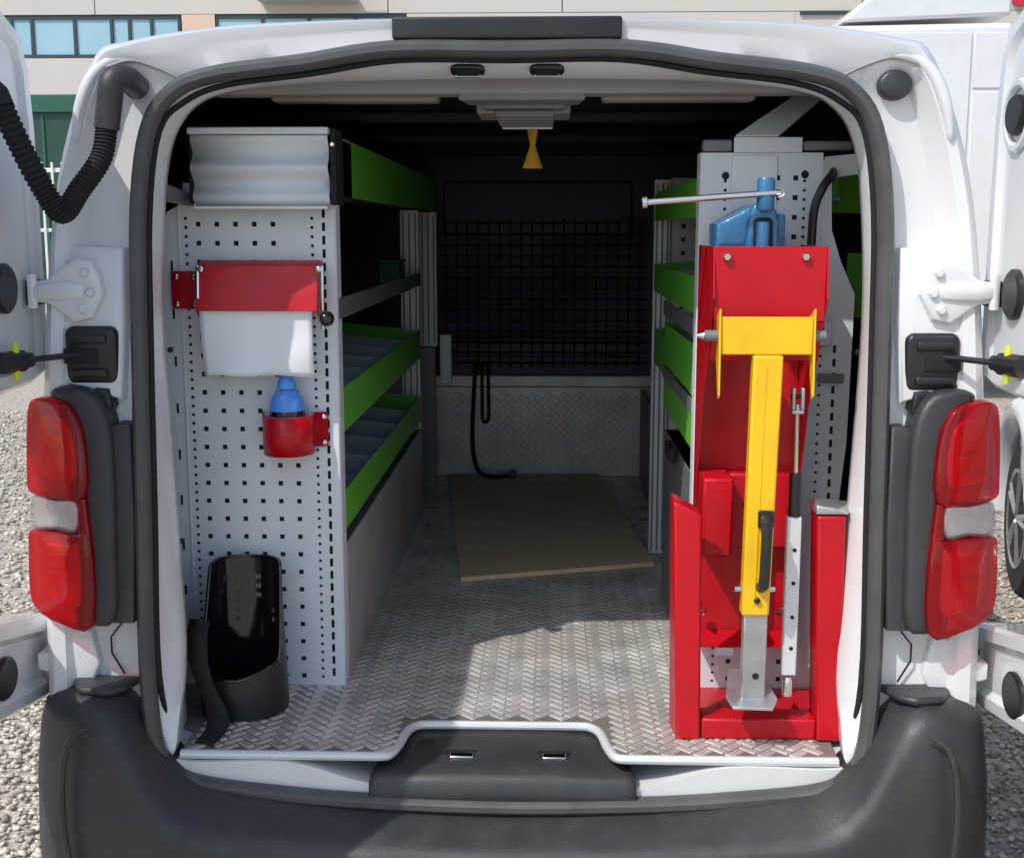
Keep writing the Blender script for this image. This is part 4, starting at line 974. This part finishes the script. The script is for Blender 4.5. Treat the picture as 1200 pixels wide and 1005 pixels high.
# ------------------------------------------------------------------ red vise stand on the right
VS = thing('vise_stand', 'red folding vise stand with yellow swing arm fixed against the right panel', 'vise stand', (.465, .1, FZ))
obj('back_plate', MB().box(.366, .562, .222, .228, .715, 1.49), M['red'], VS, bevel=.001)
fl_l = [(.228, .715), (.228, 1.492), (.012, 1.492), (.002, 1.40), (.13, 1.19), (.205, .99), (.205, .715)]
obj('side_flange', MB().prism(fl_l, 'x', .3625, .3655), M['red'], VS)
obj('side_flange', MB().prism(fl_l, 'x', .5625, .5655), M['red'], VS)
tp = obj('top_plate', MB().hexa([(.366, .012, 1.36), (.562, .012, 1.36), (.562, .015, 1.36), (.366, .015, 1.36)], [(.366, .010, 1.492), (.562, .010, 1.492), (.562, .013, 1.492), (.366, .013, 1.492)]), M['red'], VS, bevel=.001)
obj('apron', MB().hexa([(.367, .06, 1.285), (.561, .06, 1.285), (.561, .063, 1.285), (.367, .063, 1.285)], [(.367, .012, 1.358), (.561, .012, 1.358), (.561, .015, 1.358), (.367, .015, 1.358)]), M['red'], tp, bevel=.001)
for x in (.386, .524):
    obj('bolt', MB().lathe([(.009, .004), (.009, -.003), (.006, -.007)], (x, .008, 1.474), 6, axis='y'), M['chrome'], tp)
obj('mid_box', MB().box(.367, .425, .11, .221, .90, 1.055), M['red'], VS, bevel=.006)
obj('mid_box', MB().box(.427, .561, .185, .2215, .90, 1.05), M['red'], VS, bevel=.004)
obj('base_plate', MB().box(.325, .62, .02, .246, FZ + .003, FZ + .007), M['red'], VS)
obj('fold_plate', MB().hexa([(.36, .17, .70), (.563, .17, .70), (.563, .22, .716), (.36, .22, .716)], [(.36, .17, .704), (.563, .17, .704), (.563, .22, .720), (.36, .22, .720)]), M['red'], VS)
obj('gusset', MB().add([(.385, .05, FZ + .008), (.425, .05, FZ + .008), (.405, .09, FZ + .04), (.405, .05, FZ + .012)], [(0, 1, 2), (0, 3, 2), (1, 3, 2), (0, 1, 3)]), M['red'], VS)
obj('gusset', MB().add([(.525, .05, FZ + .008), (.575, .05, FZ + .008), (.55, .09, FZ + .04), (.55, .05, FZ + .012)], [(0, 1, 2), (0, 3, 2), (1, 3, 2), (0, 1, 3)]), M['red'], VS)
# frame rails
obj('rail', MB().hexa([(.313, -.012, FZ + .002), (.358, -.012, FZ + .002), (.358, .06, FZ + .002), (.306, .06, FZ + .002)], [(.300, -.004, 1.035), (.352, -.004, 1.01), (.352, .06, 1.01), (.300, .06, 1.04)]), M['red'], VS, bevel=.005)
obj('rail', MB().hexa([(.573, -.012, FZ + .002), (.618, -.012, FZ + .002), (.618, .06, FZ + .002), (.573, .06, FZ + .002)], [(.560, -.004, 1.01), (.612, -.004, 1.01), (.612, .06, 1.01), (.560, .06, 1.01)]), M['red'], VS, bevel=.005)
obj('cross_bar', MB().box(.3595, .5725, -.008, .05, FZ + .003, FZ + .043), M['red'], VS, bevel=.005)
obj('rail_cap', MB().hexa([(.556, -.006, 1.012), (.615, -.006, 1.012), (.64, .05, 1.012), (.556, .05, 1.012)], [(.558, -.004, 1.030), (.60, -.004, 1.022), (.638, .05, 1.026), (.558, .05, 1.034)]), M['steel'], VS, bevel=.004)
# yellow arm
ar = obj('arm_head', MB().box(.372, .531, -.045, -.040, 1.306, 1.372), M['yellow'], VS, bevel=.002)
fpoly = [(-.047, 1.386), (-.012, 1.372), (-.012, 1.30), (-.045, 1.228), (-.055, 1.235), (-.052, 1.30)]
obj('arm_flange', MB().prism(fpoly, 'x', .368, .3715), M['yellow'], ar, bevel=.0008)
obj('arm_flange', MB().prism(fpoly, 'x', .5315, .535), M['yellow'], ar, bevel=.0008)
obj('pivot_pin', MB().tube([(.345, -.030, 1.338), (.555, -.030, 1.338)], .010, 14), M['greyshelf'], ar)
obj('pin_tip', MB().tube([(.332, -.030, 1.338), (.344, -.030, 1.338)], .006, 10, rad=[.003, .008]), M['chrome'], ar)
bm_ = MB().hexa([(.420, -.060, .838), (.469, -.060, .838), (.469, -.028, .838), (.420, -.028, .838)], [(.428, -.056, 1.3055), (.480, -.056, 1.3055), (.480, -.024, 1.3055), (.428, -.024, 1.3055)])
obj('arm_beam', bm_, M['yellow'], ar, bevel=.004)
obj('beam_groove', MB().hexa([(.4395, -.0615, .86), (.4425, -.0615, .86), (.4425, -.0595, .86), (.4395, -.0595, .86)], [(.4485, -.0572, 1.29), (.4515, -.0572, 1.29), (.4515, -.0555, 1.29), (.4485, -.0555, 1.29)]), M['yellow'], ar)
obj('square_tube', MB().box(.4245, .4675, -.055, -.031, .676, .845), M['steel'], ar, bevel=.003)
obj('tube_hole', MB().lathe([(.006, .001), (.006, -.001)], (.449, -.0555, .724), 14, axis='y'), M['matt_black'], ar)
fp_ = [(.397, -.052), (.407, -.078), (.478, -.080), (.490, -.056), (.470, .02), (.410, .02)]
fz = lambda y: .668 + (y + .08)*.38
obj('foot_plate', MB().add([(x, y, fz(y)) for x, y in fp_] + [(x, y, fz(y) + .005) for x, y in fp_], [(0, 5, 4, 3, 2, 1), (6, 7, 8, 9, 10, 11)] + [(i, (i + 1) % 6, 6 + (i + 1) % 6, 6 + i) for i in range(6)]), M['steel'], ar, bevel=.001)
obj('handle', MB().tube([(.457, -.058, 1.018), (.457, -.075, 1.012), (.4565, -.080, .99), (.455, -.080, .92), (.454, -.078, .90), (.452, -.062, .892)], .009, 10, rad=[.011, .011, .0095, .0095, .010, .010]), M['black'], ar)
obj('handle_plate', MB().puff(rrect(.443, .472, 1.0, 1.032, .004), -.055, -.066, .003, 0), M['gloss'], ar)
obj('handle_mark', MB().add([(.4535, -.0672, 1.012), (.4615, -.0672, 1.012), (.4575, -.0672, 1.021), (.4535, -.0665, 1.012), (.4615, -.0665, 1.012), (.4575, -.0665, 1.021)], [(0, 1, 2), (3, 5, 4), (0, 3, 4, 1), (1, 4, 5, 2), (2, 5, 3, 0)]), M['signwhite'], ar)
obj('bolt', MB().lathe([(.006, .0), (.006, -.004), (.004, -.006)], (.446, -.061, .868), 8, axis='y'), M['black'], ar)
for x in (.414, .474): obj('bolt', MB().tube([(x - .006, -.045, .885), (x + .006, -.045, .885)], .006, 8), M['chrome'], ar)
# gas strut
gs = obj('gas_strut', MB().tube([(.5165, -.012, 1.012), (.516, -.012, 1.09)], .011, 14), M['black'], VS)
obj('strut_rod', MB().tube([(.516, -.012, 1.09), (.515, -.012, 1.215)], .0042, 10), M['chrome'], gs)
obj('clevis', MB().box(.504, .510, -.022, .0, 1.205, 1.245).box(.520, .526, -.022, .0, 1.205, 1.245).box(.504, .526, -.022, .0, 1.198, 1.2045), M['steel'], gs, bevel=.002)
obj('clevis_pin', MB().tube([(.503, -.012, 1.228), (.527, -.012, 1.228)], .004, 8), M['matt_black'], gs)
obj('strut_channel', MB().box(.503, .5295, -.020, -.002, .712, 1.011), M['profile'], gs, bevel=.003)
for z in (.95, .888, .824, .765): obj('channel_hole', MB().lathe([(.0038, .0005), (.0038, -.001)], (.518, -.020, z), 10, axis='y'), M['matt_black'], gs)
obj('strut_foot', MB().lathe([(.010, -.028), (.010, .0), (.007, .008)], (.516, -.01, .700), 12), M['chrome'], gs)
for x in (.383, .54): obj('screw', MB().lathe([(.010, .0), (.006, -.010), (.002, -.022)], (x, .20, .765), 10, axis='y'), M['chrome'], VS)
obj('label_plate', MB().box(.405, .44, .155, .158, .688, .703), M['signwhite'], VS)

# blue vise standing behind the red top plate
VI = thing('vise', 'blue cast vise with a bright steel handle bar above the red stand', 'vise', (.45, .14, 1.49))
obj('jaw_body', MB().puff([(.379, 1.44), (.379, 1.532), (.41, 1.549), (.44, 1.565), (.462, 1.570), (.488, 1.560), (.496, 1.545), (.496, 1.44)], .21, .115, .010, 0), M['blue'], VI)
obj('screw_housing', MB().puff([(.432, 1.45), (.432, 1.535), (.437, 1.556), (.445, 1.568), (.476, 1.568), (.484, 1.556), (.490, 1.535), (.490, 1.45)], .16, .085, .008, 0), M['blue'], VI)
obj('screw_pocket', MB().puff(rrect(.443, .478, 1.47, 1.543, .010), .11, .080, .003, 0), M['matt_black'], VI)
obj('screw', MB().lathe([(.012, -.05), (.012, .035)], (.460, .080, 1.50), 16), M['blue'], VI)
obj('spindle_head', MB().lathe([(.013, -.03), (.016, -.025), (.0165, .022), (.014, .028)], (.461, .07, 1.585), 20), M['blue'], VI, smooth=50)
obj('handle_bar', MB().tube([(.245, .062, 1.570), (.485, .058, 1.587)], .006, 12), M['chrome'], VI)
obj('handle_knob', MB().tube([(.236, .062, 1.569), (.239, .062, 1.5695), (.247, .062, 1.570), (.250, .062, 1.570)], .010, 14, rad=[.006, .011, .011, .006]), M['chrome'], VI)
obj('handle_ring', MB().tube(spline([(.477, .05, 1.596), (.488, .05, 1.592), (.490, .05, 1.583), (.480, .05, 1.578)], 4), .002, 6), M['chrome'], VI)
obj('side_lug', MB().puff(rrect(.486, .508, 1.45, 1.552, .008), .19, .12, .006, 0), M['blue'], VI)
HO = thing('hose', 'black flexible hose looping over the right perforated panel', 'hose', (.58, .2, 1.5))
obj('tube', MB().tube(spline([(.572, .21, 1.42), (.574, .205, 1.50), (.576, .20, 1.56), (.590, .198, 1.60), (.610, .215, 1.625), (.625, .26, 1.64)], 6), .0085, 10), M['black'], HO)
# push-in clips along the white door frame
for x, y, z in ((-.636, .075, 1.30), (-.622, .05, .94), (.640, .07, 1.30), (.626, .05, .92), (.618, .04, .80)):
    sx = 1 if x > 0 else -1
    obj('frame_clip', MB().lathe([(.0055, .004), (.0055, -.003), (.003, -.005)], (x - sx*.002, y, z), 10, axis='x'), M['matt_black'], VAN)

# pressings in the rear pillars
for sx in (-1, 1):
    pth = spline([(sx*.648, .012, 1.812), (sx*.69, .010, 1.815), (sx*.728, .004, 1.785), (sx*.752, -.002, 1.73), (sx*.763, -.002, 1.672)], 6)
    obj('pressed_bead', MB().tube(pth, .013, 12, rad=[.0015 + .0105*max(0, math.sin(math.pi*i/(len(pth) - 1)))**.5 for i in range(len(pth))]), M['white'], VAN, smooth=60)
    pp = [(sx*a, b) for a, b in [(.684, 1.49), (.80, 1.495), (.826, 1.40), (.832, 1.26), (.69, 1.22), (.682, 1.36)]]
    obj('pressed_panel', MB().puff(pp if sx > 0 else pp[::-1], .06, lambda x, z: ys(z) + .006, .010, 0), M['white'], VAN, smooth=50)
    obj('panel_gap', MB().tube([(sx*.700, -.066, .818), (sx*.722, -.066, .79), (sx*.722, -.066, .76), (sx*.70, -.066, .72)], .0018, 6), M['matt_black'], VAN)
